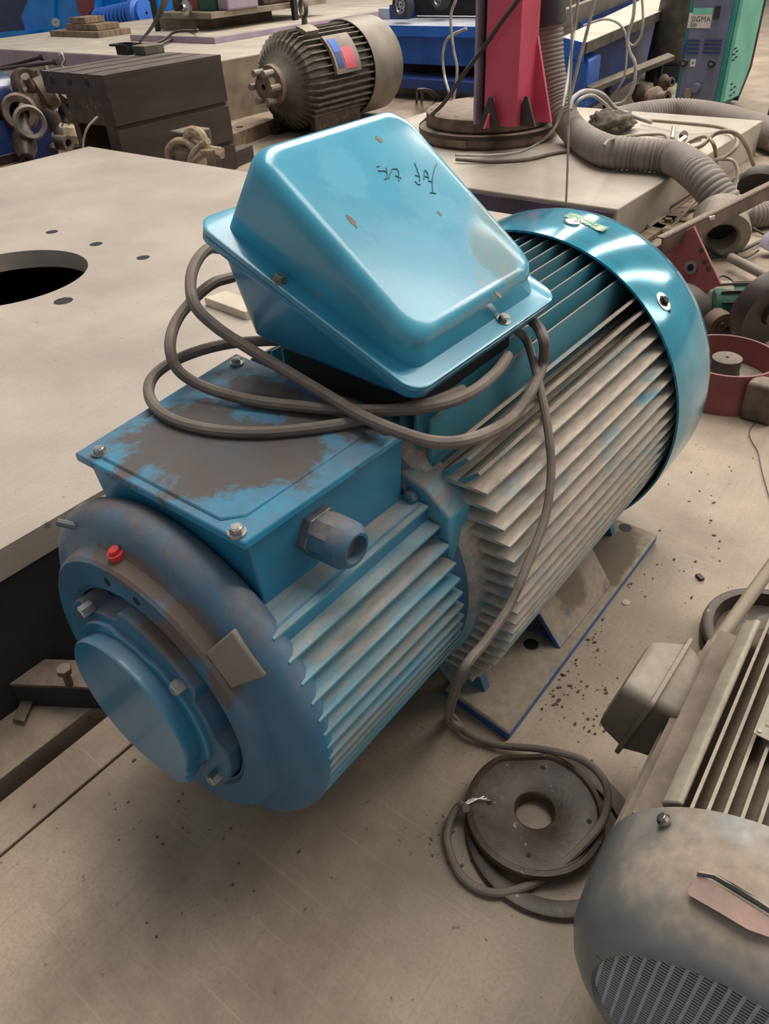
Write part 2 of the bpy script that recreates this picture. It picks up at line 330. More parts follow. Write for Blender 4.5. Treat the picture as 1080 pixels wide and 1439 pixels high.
p = on_cyl(803, 313, R0); n_ = Vector((p.x - AX, 0, p.z - AZ)).normalized()
MB().lathe([(-.001, .019), (.003, .019), (.006, .016), (.0075, .008)], p, n_, n=24, cap=True).build('cover_plug', 'steel', fc)
# green foil sticker with a line of print, slightly lifted at its right end
def sticker(u0, u1, v0, v1):
    def sp(u_, v_):                                            # u = angle, v = y
        a = 1.4 + u_ * 15.5; return cov_pt(a, 1.640 + v_ * .034 - u_ * .022, R0 + .0018 + .010 * max(0, u_ - .75) ** 2 * 8)
    N_ = 14; m_ = MB(); top = []
    vs = [sp(u0 + (u1 - u0) * i / N_, v) for v in (v0, v1) for i in range(N_ + 1)]
    nn = [(v - Vector((AX, v.y, AZ))).normalized() for v in vs]
    vs2 = [v - n2 * .0006 for v, n2 in zip(vs, nn)]; k = N_ + 1
    fs = [(i, i + 1, k + i + 1, k + i) for i in range(N_)] + [(2*k + i, 3*k + i, 3*k + i + 1, 2*k + i + 1) for i in range(N_)]
    fs += [(i, 2*k + i, 2*k + i + 1, i + 1) for i in range(N_)] + [(k + i, k + i + 1, 3*k + i + 1, 3*k + i) for i in range(N_)] + [(0, k, 3*k, 2*k), (N_, 2*k + N_, 3*k + N_, k + N_)]
    return m_.add(vs + vs2, fs), sp
st, sp = sticker(0, 1, 0, 1); stk = st.build('green_sticker', 'green', fc)
for k in range(9):
    a, c = .12 + k * .075, .60 + .05 * math.sin(k * 2)
    q = sp(a, c); n_ = Vector((q.x - AX, 0, q.z - AZ)).normalized(); T = Matrix.Translation(q + n_ * .0006) @ Matrix(((n_.z, 0, n_.x), (0, 1, 0), (-n_.x, 0, n_.z))).to_4x4()
    t_ = MB(); w_ = .0028
    t_.box(-w_, w_, -.0008, .0008, 0, .0003, T); t_.box(-.0006, .0006, -.005, .005, 0, .0003, T)
    if k % 2: t_.box(-w_, w_, .004, .0052, 0, .0003, T)
    else: t_.box(w_ - .001, w_, -.005, .003, 0, .0003, T)
    t_.build('printed_character', 'whiteink', fc)
for k in range(5):
    q = sp(.25 + k * .13, .2); n_ = Vector((q.x - AX, 0, q.z - AZ)).normalized(); T = Matrix.Translation(q + n_ * .0006) @ Matrix(((n_.z, 0, n_.x), (0, 1, 0), (-n_.x, 0, n_.z))).to_4x4()
    MB().box(-.004, .004, -.0025, .0025, 0, .0003, T).build('printed_character', 'whiteink', fc)
# ---- front (brake) section
fr = MB(); fr.lathe([(.42, .05), (.42, .255), (.80, .255), (.80, .05)], (AX, 0, AZ), n=64, cap=True)
fr.prism([(AX - .20, AZ + .1), (AX - .24, AZ + .17), (AX - .24, AZ + .200), (AX + .232, AZ + .200), (AX + .232, AZ + .17), (AX + .20, AZ + .1)], .43, .78)
fr.build('front_body', 'blue', mot, bevel=.006)
FS = [.197, .166, .134, .102, .072, .044, .017, -.009, -.031, -.052, -.073, -.094, -.115, -.137, -.160, -.184]
for z in FS:
    fin('r', z, .307 - max(0, -z) * .02, .25, .425, .778, 'finf', th=.0036, slant=.012); fin('l', z, .307, .25, .425, .778, 'finf', th=.0036, slant=.012)
for k in range(-5, 6): fin('b', k * .034, .30, .25, .43, .778, 'finf')
# end bell
BF0 = [(0, 3, 2, 1), (4, 5, 6, 7), (0, 1, 5, 4), (1, 2, 6, 5), (2, 3, 7, 6), (3, 0, 4, 7)]
bl = MB().lathe([(.452, .25), (.448, .280), (.440, .294), (.428, .303), (.413, .306), (.400, .303), (.389, .295), (.382, .284), (.379, .272), (.376, .259), (.371, .250), (.362, .247), (.352, .244), (.347, .239), (.347, .197), (.352, .192), (.372, .19), (.372, .02)], (AX, 0, AZ), n=128, cap=True).build('end_bell', 'bell', mot, smooth=28)
for a in (42,):
    q = [polar(.246, a - 8), polar(.292, a - 8.5), polar(.294, a + 6.5), polar(.246, a + 6)]
    MB().add([(q[0][0], .352, q[0][1]), (q[1][0], .381, q[1][1]), (q[2][0], .381, q[2][1]), (q[3][0], .352, q[3][1])] + [(v[0], .40, v[1]) for v in q], BF0).build('bell_pad', 'jb', bl, bevel=.003)
for a in (98.2, 80.2):
    q = polar(.215, a); MB().cyl((q[0], .3465, q[1]), (q[0], .36, q[1]), .0072, n=20).build('bell_hole', 'dark', bl)
q = Vector((AX - .022, .370, AZ + .254)); n_ = Vector((-.08, -.2, 1)).normalized()
MB().cyl(q - n_ * .006, q + n_ * .004, .013, n=18).cyl(q, q + n_ * .010, .008, n=8).build('red_plug', 'red', bl)
q = Vector((AX - .150, .385, AZ + .235)); MB().cyl(q, q + Vector((-.02, -.018, .012)), .006, n=8).build('bell_lug', 'bell', bl)
# star-shaped middle plate with notches
def star(R1, R2, n, notch, a0=0, N_=180):
    out = []
    for i in range(N_):
        a = 360 * i / N_; ph = ((a - a0) % (360 / n)) / (360 / n); t = abs(ph - .5) * 2
        r_ = R1 if t > notch + .06 else (R2 if t < notch - .06 else R2 + (R1 - R2) * (t - notch + .06) / .12)
        out.append(polar(r_, a))
    return out
MB().prism(star(.184, .160, 4, .36, 63), .330, .372).build('brake_plate', 'bell', bl, smooth=30, bevel=.003)
MB().lathe([(.372, .198), (.352, .198), (.352, .188), (.372, .188)], (AX, 0, AZ), n=96).build('brake_ring', 'bell', bl)
MB().prism(star(.146, .137, 3, .3, 20), .322, .34).build('brake_hub', 'blue', bl, smooth=30, bevel=.003)
def capr(a): return .131 if not (-75 < a < -28) else .131 + .016 * (1 if -62 < a < -40 else .4)
MB().rings([[(polar(capr(((a + 180) % 360) - 180) * k_, a)[0], y, polar(capr(((a + 180) % 360) - 180) * k_, a)[1]) for a in range(0, 360, 3)] for y, k_ in ((.325, .96), (.306, 1.0), (.297, 1.0), (.2945, .985))]).build('end_cap', 'blue', bl, smooth=30)
for a in (43, 120, -32, 205):
    q = polar(.166, a); hexbolt('bell_bolt', (q[0], .331, q[1]), (0, -1, 0), .0115, .016, 'steel', bl, washer=False)
bl.location.y += .010
# ---- control box on the front section
cb = MB(); cb.add([(-.950, .462, .612), (-.614, .462, .612), (-.606, .765, .612), (-.985, .79, .612), (-.957, .452, .744), (-.609, .452, .744), (-.600, .768, .744), (-1.0, .80, .744)],
                  [(0, 3, 2, 1), (4, 5, 6, 7), (0, 1, 5, 4), (1, 2, 6, 5), (2, 3, 7, 6), (3, 0, 4, 7)])
cbx = cb.build('control_box', 'blue', mot, bevel=.003)
LQ = [(-.968, .440), (-.600, .439), (-.590, .772), (-1.012, .812)]
lid = MB().prism(LQ, .746, .760, 'z').build('box_lid', 'lid', cbx, bevel=.003)
def bil(u_, v_):
    a = Vector(LQ[0]).lerp(Vector(LQ[1]), u_); c = Vector(LQ[3]).lerp(Vector(LQ[2]), u_); return a.lerp(c, v_)
MB().prism([bil(*t) for t in ((.11, .04), (.84, .04), (.90, .12), (.90, .84), (.82, .93), (.17, .93), (.09, .84), (.06, .12))], .757, .7635, 'z').build('lid_panel', 'lid', cbx, bevel=.004)
for px, py in ((141, 636), (333, 748), (333, 510)):
    q = at(px, py, .762); hexbolt('lid_screw', q, (0, 0, 1), .0095, .009, 'steel', cbx)
q = bil(.95, .93); hexbolt('lid_screw', (q[0], q[1], .762), (0, 0, 1), .0095, .009, 'steel', cbx)
# cable gland
gy, gz = .570, .690; gx = -.606
MB().cyl((gx - .005, gy, gz), (gx + .014, gy, gz), .040, n=6).build('gland_nut', 'brass', cbx, bevel=.002, smooth=20)
MB().cyl((gx + .012, gy, gz), (gx + .05, gy, gz), .036, .036, n=10).lathe([(gx + .045 - gx, .036), (gx + .060 - gx, .0355), (gx + .07 - gx, .030), (.0745, .025), (.0745, .021), (.058, .019)], (gx, gy, gz), (1, 0, 0), n=28).build('cable_gland', 'bell', cbx, smooth=20)
MB().cyl((gx + .05, gy, gz), (gx + .060, gy, gz), .0205, n=24).build('gland_seal', 'steel', cbx)
# ---- wedge terminal box on the rear section
SN = Vector((.18, 0, .428)).normalized()
def fl(u_, v_, h_=0):                                            # flange plane: u 0 at the low right edge, 1 at the high left edge; v 0 front, 1 back
    return Vector((-.572 - .428 * u_, .765 + .43 * v_, .82 + .18 * u_)) + SN * h_
tb = MB()
def rr_on(f3, w_, h_, r_, n=6): return [f3(x, y) for x, y in rrect(w_, h_, r_, n)]
def flring(ins, h_, r_): return rr_on(lambda x, y: fl(.5 + x / .464, .5 + y / .43, h_), .464 - 2 * ins, .43 - 2 * ins, r_)
def lowr(h_, x0, x1, y0, y1, r_=.035):                          # horizontal-ish base outline, tipped a little towards the low edge
    return [Vector(((x0 + x1) / 2 - x, (y0 + y1) / 2 + y, h_ + .07 * x)) for x, y in rrect(x1 - x0, y1 - y0, r_)]
low = [lowr(.802, -.895, -.62, .80, 1.13), lowr(.820, -.938, -.605, .784, 1.16), flring(.020, -.012, .03)]
tbx = tb.rings(low).build('terminal_box', 'blue', mot, smooth=50)
MB().rings([flring(.004, -.016, .03), flring(0, -.012, .034), flring(0, -.002, .034), flring(.003, .0, .034)]).build('lower_flange', 'blue', tbx, smooth=50)
MB().rings([flring(.003, .0, .034), flring(0, .001, .034), flring(-.001, .010, .034), flring(.003, .012, .034)]).build('cover_flange', 'cover', tbx, smooth=50)
# cover: hip-shaped wedge, high at the far left edge
A_, B_ = Vector((-.572, 0, .896)), Vector((-.868, 0, 1.128))    # top face low and high edges in x-z
TN = Vector(((B_.z - A_.z), 0, -(B_.x - A_.x))).normalized()
def tpf(u_, v_, h_=0): p_ = A_.lerp(B_, u_) + TN * h_; p_.y = .778 + .362 * v_; return p_
TL = (B_ - A_).length
def tring(ins, h_, r_): return rr_on(lambda x, y: tpf(.5 + x / TL, .5 + y / .362, h_), TL - 2 * ins, .362 - 2 * ins, r_)
b0 = flring(.030, .010, .030); t0 = tring(0, -.028, .042)
b1 = [p.lerp(q, .04) + SN * .004 for p, q in zip(b0, t0)]
cov = MB().rings([b0, b1, t0, tring(.001, -.018, .042), tring(.006, -.008, .042), tring(.014, -.002, .040), tring(.026, 0, .034)])
cvo = cov.build('box_cover', 'cover', tbx, smooth=60)
for u_, v_ in ((.62, .026), (.040, .62), (.62, .965), (.955, .5)):
    hexbolt('cover_screw', fl(u_, v_, .012), SN, .0095, .009, 'steel', tbx)
# scratched handwriting and paint chips on the top face: stroke centre lines in the face's own coordinates
def on_top(px, py, h_=.0008):
    d = ray(px, py); c = Vector((0, 0, CAMH)); t = (A_ - c).dot(TN) / d.dot(TN); return c + d * t + TN * h_
def ZT(x, y): return (500 + x / 7.714, 210 + y / 7.714)
STROKES = [[(222, 190), (255, 182)], [(240, 235), (300, 235), (330, 250)], [(325, 200), (335, 250), (330, 318), (305, 322)], [(350, 320), (385, 215)], [(385, 215), (440, 215), (465, 270), (462, 345)], [(425, 285), (490, 318)],
           [(635, 150), (665, 230), (690, 300), (688, 345)], [(640, 280), (690, 300)], [(640, 345), (668, 380), (700, 378)], [(740, 225), (735, 330)], [(745, 225), (775, 260), (785, 320)], [(735, 290), (780, 305)], [(780, 345), (830, 350)],
           [(872, 155), (848, 220), (830, 300), (826, 390), (832, 470)], [(800, 470), (865, 478)]]
for sk in STROKES:
    MB().tube([on_top(*ZT(*p_)) for p_ in sk], .0008, n=6, sub=3).build('handwritten_stroke', 'ink', tbx)
for px, py, w_, h_ in ((493, 310, .013, .006), (532, 196, .008, .006), (617, 300, .006, .004), (700, 415, .008, .005)):
    c_ = on_top(px, py, -.0006); e1 = Vector((0, 1, 0)); e2 = (B_ - A_).normalized(); N_ = 11
    ring = [c_ + e1 * math.cos(2 * math.pi * i / N_) * h_ * random.uniform(.6, 1.2) + e2 * math.sin(2 * math.pi * i / N_) * w_ * random.uniform(.6, 1.2) for i in range(N_)]
    MB().rings([ring, [v + TN * .0011 for v in ring]]).build('paint_chip', 'rust', tbx)
q = Vector((-1.0, .86, .93)); 
MB().cyl((-.955, .92, .90), (-.985, .92, .90), .02, n=12).build('box_gland', 'black', tbx)
MB().box(-.88, -.62, .82, 1.12, .745, .803).build('box_neck', 'dark', tbx)
# ---- feet
def foot(sgn):
    xo, xi = AX + sgn * .366, AX + sgn * .19
    pts = []
    f = MB()
    for (y0, y1) in ((.868, 1.66),):
        def edge(x): return y0 + (.03 if x == xi else 0)
        f.add([(xi, y0 + .02, 0), (xo, y0, 0), (xo, y1, 0), (xi, y1, 0), (xi, y0 + .02, .030), (xo, y0, .030), (xo, y1, .030), (xi, y1, .030)],
              [(0, 3, 2, 1), (4, 5, 6, 7), (0, 1, 5, 4), (1, 2, 6, 5), (2, 3, 7, 6), (3, 0, 4, 7)])
    fo = f.build('foot', 'foot', mot, bevel=.006)
    for hy in (1.11, 1.635):
        MB().cyl((AX + sgn * .283, hy, .0290), (AX + sgn * .283, hy, .0306), .0175, n=24).build('bolt_hole', 'dark', fo)
    # web rising to the frame, and two end webs
    X = lambda v: AX + sgn * v
    MB().add([(X(.345), 1.135, .03), (X(.350), 1.40, .03), (X(.20), 1.40, .25), (X(.20), 1.12, .25), (X(.33), 1.135, .03), (X(.335), 1.40, .03), (X(.185), 1.40, .25), (X(.185), 1.12, .25)],
             [(0, 1, 2, 3), (7, 6, 5, 4), (0, 4, 5, 1), (1, 5, 6, 2), (2, 6, 7, 3), (3, 7, 4, 0)]).build('foot_web', 'foot', fo, bevel=.003)
    for yy in (.93, 1.42, 1.58):
        MB().add([(X(.19), yy, .03), (X(.27), yy, .03), (X(.20), yy, .22), (X(.15), yy, .22), (X(.19), yy + .02, .03), (X(.27), yy + .02, .03), (X(.20), yy + .02, .22), (X(.15), yy + .02, .22)],
                 [(0, 1, 2, 3), (7, 6, 5, 4), (0, 4, 5, 1), (1, 5, 6, 2), (2, 6, 7, 3), (3, 7, 4, 0)]).build('foot_web', 'bell', fo)
    return fo
foot(1); foot(-1)
# ================================================================== cables on the big motor
b = MB()
def mk(lst): return [at(p[0], p[1], **p[2]) for p in lst]
Z = lambda z: dict(z=z)
c1 = mk([(420, 300, Z(.86)), (330, 345, Z(.90)), (292, 350, Z(.93)), (270, 382, Z(.92)), (272, 425, Z(.90)), (302, 458, Z(.87)), (350, 490, Z(.84)), (405, 523, Z(.815)), (455, 553, Z(.80)), (505, 583, Z(.79)), (560, 607, Z(.785)), (615, 622, Z(.78)), (665, 616, Z(.775))])
c1 += [on_cyl(p, q, .394) for p, q in ((715, 590), (745, 552), (762, 512))] + mk([(764, 480, Z(.78)), (752, 455, Z(.79)), (730, 440, Z(.78))])
T_ = thing('power_cable', (-.7, .9, .77), 'dusty grey cable coiled over the blue motor and trailing down its side to the floor', 'cable')
MB().tube(c1, .0098, sub=8).build('cable_loop', 'cable', T_)
c2 = mk([(420, 350, Z(.86)), (340, 385, Z(.87)), (300, 398, Z(.88)), (268, 425, Z(.87)), (246, 455, Z(.86)), (239, 490, Z(.84)), (252, 522, Z(.81)), (290, 545, Z(.785)), (350, 562, Z(.777)), (430, 572, Z(.777)), (520, 577, Z(.785)), (600, 572, Z(.79)), (655, 555, Z(.79)), (695, 525, Z(.79)), (713, 500, Z(.785))])
MB().tube(c2, .0094, sub=8).build('cable_loop', 'cable', T_)
c3 = mk([(400, 478, Z(.80)), (330, 482, Z(.80)), (280, 493, Z(.80)), (238, 511, Z(.795)), (213, 533, Z(.785)), (211, 560, Z(.775)), (237, 587, Z(.772)), (290, 603, Z(.772)), (360, 608, Z(.772)), (430, 603, Z(.772)), (500, 592, Z(.772)), (545, 578, Z(.78)), (600, 568, Z(.79)), (650, 548, Z(.78))])
MB().tube(c3, .0094, sub=8).build('cable_loop', 'cable', T_)
c4 = mk([(726, 465, Z(.78))]) + [on_cyl(p, q, .3935) for p, q in ((741, 482), (757, 540), (769, 600), (774, 660), (766, 725), (742, 790), (716, 850), (683, 900), (650, 943))] + [Vector((-.44, .66, .30)), Vector((-.47, .74, .16)), Vector((-.535, .82, .045)), Vector((-.552, .835, .016))]
c4 += [at(p, q, .014) for p, q in ((635, 1006), (657, 1031), (700, 1047))] + [at(p, q, z) for p, q, z in ((760, 1053, .03), (818, 1068, .055), (851, 1103, .06), (848, 1150, .055), (815, 1192, .04), (770, 1230, .02), (720, 1252, .012), (680, 1252, .011), (645, 1227, .011), (628, 1182, .011), (634, 1150, .02), (646, 1132, .035), (655, 1136, .05))]
MB().tube(c4, .0078, sub=8).build('hanging_lead', 'cable', T_)
# oily disc on the floor
dc = at(750, 1140, .03); dc = Vector((-.302, .745, 0))
t = thing('brake_disc', (dc.x, dc.y, 0), 'oily dark steel disc with a round hole, lying inside the cable loop on the floor', 'disc')
def disc_out(rr, z): 
    out = []
    for i in range(72):
        a = 2 * math.pi * i / 72; x, y = rr * math.cos(a), rr * math.sin(a)
        lim = .118 * rr / .128                                   # cut-off side towards the motor
        d = -x * .62 + y * .78
        if d > lim: x += (d - lim) * .62; y -= (d - lim) * .78
        out.append(Vector((dc.x + x, dc.y + y, z)))
    return out
hole = lambda rr, z: [Vector((dc.x + rr * math.cos(2 * math.pi * i / 72), dc.y + rr * math.sin(2 * math.pi * i / 72), z)) for i in range(72)]
MB().rings([hole(.034, .012), disc_out(.120, .012), disc_out(.127, .018), disc_out(.130, .030), disc_out(.128, .038), disc_out(.119, .040), disc_out(.115, .034), hole(.040, .034), hole(.036, .031), hole(.034, .012)], False, False).build('disc_plate', 'oily', t, smooth=50)
for a, r_ in ((1.9, .095), (.4, .10), (3.6, .085), (5.1, .09)):
    MB().cyl((dc.x + r_ * math.cos(a), dc.y + r_ * math.sin(a), .0335), (dc.x + r_ * math.cos(a), dc.y + r_ * math.sin(a), .0346), .005, n=14).build('bolt_hole', 'dark', t)
for k in range(3):
    MB().tube([at(650, 1134 - k, .045), at(664, 1126 - 2 * k, .045), at(680 + k * 4, 1119 + k * 3, .040)], .0008, n=5, sub=3).build('copper_strand', 'steel', t)
o = MB().lathe([(.0, .128), (.0, .158), (.006, .163), (.013, .160), (.015, .15), (.011, .13), (.0, .128)], (-.262, .742, 0), (0, 0, 1), n=64).build('rubber_ring', 'oily', smooth=50)
tag(o, 'dark greasy ring on the floor, half covered by the disc inside the cable loop', 'ring')
# ================================================================== grey motor in the near right corner
ROT = Matrix.Translation((.092, .47, .25)) @ Matrix.Rotation(math.radians(2.5), 4, 'Z')
W2 = lambda x, y, z: ROT @ Vector((x, y, z)); A2 = (ROT.to_3x3() @ Vector((0, 1, 0)))
m2 = thing('electric_motor', (.09, .8, 0), 'grey electric motor with slotted fan guard, cut off by the lower right corner', 'motor')
Ry = lambda prof, n=96: MB().lathe(prof, W2(0, 0, 0), A2, n=n)
gc = Ry([(.004, .166), (-.002, .170), (.0, .178), (.010, .192), (.028, .208), (.055, .220), (.10, .2245), (.178, .2255), (.178, .2225), (.10, .2215), (.055, .216), (.03, .204), (.014, .189), (.008, .17), (.004, .166)], 128).build('fan_cover', 'm2', m2)
g = MB()
def chord(c, R): return math.sqrt(max(R * R - c * c, 0))
for k in range(-11, 12):
    c = k * .0148
    if abs(c) < .165: L_ = chord(c, .168); g.box(c - .0022, c + .0022, .0035, .0058, -L_, L_, ROT)
for k in range(-22, 23):
    c = k * .0074
    if abs(c) < .165: L_ = chord(c, .168); g.box(-L_, L_, .004, .0055, c - .0013, c + .0013, ROT)
g.build('guard_grille', 'ttop', gc, smooth=0)['kind'] = 'stuff'
Ry([(.06, .002), (.06, .20), (.065, .20), (.065, .002)], 48).build('fan_back', 'dark', m2)
f_ = MB(); f_.cyl(W2(0, .02, 0), W2(0, .05, 0), .03)
for k in range(7):
    T = ROT @ Matrix.Rotation(2 * math.pi * k / 7, 4, 'Y'); f_.box(.02, .15, .022, .05, -.002, .002, T)
f_.build('fan_blades', 'm2core', m2)
Ry([(.16, .02), (.16, .186), (.62, .186), (.62, .02)], 48).build('motor_body', 'm2core', m2)
for k in range(0, 15):
    x = -.133 + k * .0190; inn = chord(x, .182) - .01; out = chord(x, .214) if abs(x) < .2 else inn + .02
    o = MB().add([(x + t_, y, z) for y in (.182, .60) for z, t_ in ((inn, -.004), (out, -.0022), (out, .0022), (inn, .004))], [(0, 1, 2, 3), (7, 6, 5, 4), (0, 4, 5, 1), (1, 5, 6, 2), (2, 6, 7, 3), (3, 7, 4, 0)], ROT).build('fin', 'm2fin', m2, smooth=0)
for sx in (-1, 1):
    for k in range(-4, 4):
        z = k * .033; inn = chord(z, .186) - .01; out = chord(z, .224)
        MB().add([(sx * x, y, z + t_) for y in (.182, .60) for x, t_ in ((inn, -.005), (out, -.0026), (out, .0026), (inn, .005))], [(0, 1, 2, 3), (7, 6, 5, 4), (0, 4, 5, 1), (1, 5, 6, 2), (2, 6, 7, 3), (3, 7, 4, 0)], ROT).build('fin', 'm2core', m2, smooth=0)
# flat corner rib, upper left
MB().add([(x, y, z) for y in (.185, .585) for x, z in ((-.170, .148), (-.166, .156), (-.150, .171), (-.143, .168), (-.15, .12))], [(0, 1, 2, 3, 4), (9, 8, 7, 6, 5), (0, 5, 6, 1), (1, 6, 7, 2), (2, 7, 8, 3), (3, 8, 9, 4), (4, 9, 5, 0)], ROT).build('corner_rib', 'm2fin', m2, bevel=.003)
npl = MB().add([(x, y, z - .017) for z in (.2255, .2275) for x, y in ((-.098, .315), (-.030, .31), (-.028, .475), (-.096, .48))], [(0, 3, 2, 1), (4, 5, 6, 7), (0, 1, 5, 4), (1, 2, 6, 5), (2, 3, 7, 6), (3, 0, 4, 7)], ROT).build('rating_plate', 'm2fin', m2)
for x, y in ((-.092, .322), (-.036, .318), (-.034, .468), (-.090, .472)): MB().cyl(W2(x, y, .210), W2(x, y, .2125), .003, n=10).build('rivet', 'steel', npl)
for k in range(6): MB().box(-.088, -.088 + random.uniform(.025, .048), .335 + k * .022, .3385 + k * .022, .2104, .2108, ROT).build('engraved_line', 'm2core', npl)
for sx in (-1, 1):
    MB().box(sx * .19 - .035, sx * .19 + .035, .25, .55, -.25, -.235, ROT).box(sx * .165 - .012, sx * .165 + .012, .27, .53, -.24, -.10, ROT).build('foot', 'm2core', m2, bevel=.003)
MB().prism([(-.13, .16), (-.09, .235), (-.02, .25), (.05, .235), (.09, .16)], .60, .63, 'y', ROT).build('end_shield', 'jb', m2, bevel=.004)
q = on_cyl(932, 1152, .2255, .075, .25); n_ = Vector((q.x - .075, 0, q.z - .25)).normalized(); hexbolt('cover_screw', q, n_, .007, .006, 'steel', m2)
# torn label on the cover: a pinkish backing patch with a curled upper edge
def cp(px, py, h_=0):
    q = on_cyl(px, py, .2255 + h_, .085, .25); return q
lab = [(980, 1228), (1003, 1240), (1030, 1258), (1062, 1278), (1095, 1300), (1095, 1322), (1050, 1306), (1010, 1282), (968, 1258), (965, 1252)]
MB().rings([[cp(*p_, .0006) for p_ in lab], [cp(*p_, .0018) for p_ in lab]]).build('torn_label', 'pink', m2)
fl_ = [(978, 1228), (1000, 1232), (1030, 1248), (1062, 1268), (1095, 1290)]
MB().rings([[cp(p_[0], p_[1], .001) for p_ in fl_] + [cp(p_[0], p_[1] + 3, .0015) for p_ in fl_[::-1]], [cp(p_[0] + 3, p_[1] - 5, .007) for p_ in fl_] + [cp(p_[0] + 3, p_[1] - 2, .0075) for p_ in fl_[::-1]]]).build('curled_edge', 'm2', m2)
# junction box on its side
N2 = Vector((-.975, 0, .22)); T2 = Vector((-.22, 0, -.975)); JC = Vector((-.185, .93, .265))
def jr(L_, H_, r_, n_, dy=0, dt=0): return [JC + Vector((0, 1, 0)) * (x + dy) + T2 * (y + dt) + N2 * n_ for x, y in rrect(L_, H_, r_, 3)]
jb = MB().rings([jr(.14, .14, .02, -.055), jr(.15, .15, .02, -.03), jr(.17, .16, .02, -.002)]).build('junction_box', 'jb', m2, smooth=50)
MB().rings([jr(.186, .172, .012, -.003), jr(.186, .172, .012, .006)]).build('box_flange', 'jb', jb, bevel=.002)
MB().rings([jr(.165, .155, .018, .006), jr(.145, .140, .02, .040, -.008), jr(.135, .130, .02, .052, -.01), jr(.11, .11, .02, .055, -.01)]).build('box_lid', 'jb', jb, smooth=50)
MB().cyl((-.14, .93, .26), (-.08, .93, .25), .05, n=16).build('box_neck', 'm2core', jb)
P0, P1 = at(957, 972, y=.955), at(1092, 784, y=1.42)
D_ = (P1 - P0).normalized()
cd = MB().cyl(P0 + D_ * .03, P1 + D_ * .35, .0135, n=20).build('conduit', 'conduit', m2)
MB().cyl(P0 - D_ * .006, P0 + D_ * .02, .021, n=6).build('conduit_nut', 'conduit', cd, bevel=.001)
MB().cyl(P0 + D_ * .02, P0 + D_ * .065, .0195, n=20).build('conduit_sleeve', 'conduit', cd)
# dark pulley beyond it
c = at(1085, 893, .05)
t = thing('pulley', (c.x, c.y, 0), 'dark grooved pulley lying on the floor behind the grey motor with junction box', 'pulley')
MB().lathe([(0, .03), (0, .125), (.012, .15), (.022, .152), (.034, .13), (.046, .152), (.056, .150), (.060, .143), (.060, .128), (.03, .118), (.03, .03)], (c.x, c.y, 0), (0, 0, 1), n=64).build('rim', 'oily', t)
MB().lathe([(0, .012), (0, .045), (.075, .045), (.078, .040), (.078, .012)], (c.x, c.y, 0), (0, 0, 1), n=32).build('hub', 'oily', t)
# ================================================================== big pale plate on the left
t = thing('steel_plate', (-3.0, 1.2, 0), 'wide pale raised work plate with a large round hole, left of the blue motor', 'plate')
HC = Vector((-2.886, 1.287)); HR = .307
N_ = 96
outer = []
x0, x1, y0, y1 = -4.64, -1.368, -.6, 2.87
for i in range(N_):
    a = 2 * math.pi * i / N_; dx, dy = math.cos(a), math.sin(a); k = min(((x1 if dx > 0 else x0) - HC.x) / dx if abs(dx) > 1e-9 else 1e9, ((y1 if dy > 0 else y0) - HC.y) / dy if abs(dy) > 1e-9 else 1e9)
    outer.append(Vector((HC.x + dx * k, HC.y + dy * k)))
for cx_, cy_ in ((x0, y0), (x0, y1), (x1, y0), (x1, y1)):
    min(outer, key=lambda p_: (p_ - Vector((cx_, cy_))).length)[:] = (cx_, cy_)
inn = [Vector((HC.x + HR * math.cos(2 * math.pi * i / N_), HC.y + HR * math.sin(2 * math.pi * i / N_))) for i in range(N_)]
V3 = lambda L_, z: [Vector((p_.x, p_.y, z)) for p_ in L_]
MB().rings([V3(inn, .33), V3(inn, .40), V3(outer, .40), V3(outer, .33), V3(inn, .33)], False, False).build('plate_top', 'plate', t, smooth=30)
MB().box(x0 + .02, x1 - .006, y1 - .05, y1 - .01, 0, .33).box(x1 - .04, x1 - .006, y0, y1 - .05, 0, .33).box(x0 + .02, x0 + .05, y0, y1 - .05, 0, .33).box(x0 + .05, x1 - .04, y0, y0 + .03, 0, .33).build('plate_side', 'plside', t)  # near-black boxes closing the sides below the plate top
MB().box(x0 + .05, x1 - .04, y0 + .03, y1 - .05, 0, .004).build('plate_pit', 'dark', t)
for k, (px, py, r_) in enumerate(((73, 326, .026), (135, 343, .026), (201, 362, .026), (89, 423, .034))):
    q = at(px, py, .40); MB().cyl((q.x, q.y, .3992), (q.x, q.y, .4008), r_, n=20 if k < 3 else 9).build('bolt_hole', 'dark', t)
q0, q1 = at(288, 425, .41), at(345, 446, .41)
o = MB().add([q0 + Vector((0, 0, z)) for z in (-.01, .018)] + [q1 + Vector((0, 0, z)) for z in (-.01, .018)] + [q0 + Vector((.02, .08, z)) for z in (-.01, .018)] + [q1 + Vector((.02, .08, z)) for z in (-.01, .018)], [(0, 1, 3, 2), (4, 6, 7, 5), (0, 4, 5, 1), (2, 3, 7, 6), (1, 5, 7, 3), (0, 2, 6, 4)]).build('steel_offcut', 'cream', bevel=.002)
tag(o, 'small beige steel offcut on the pale plate, just left of the terminal box', 'offcut')
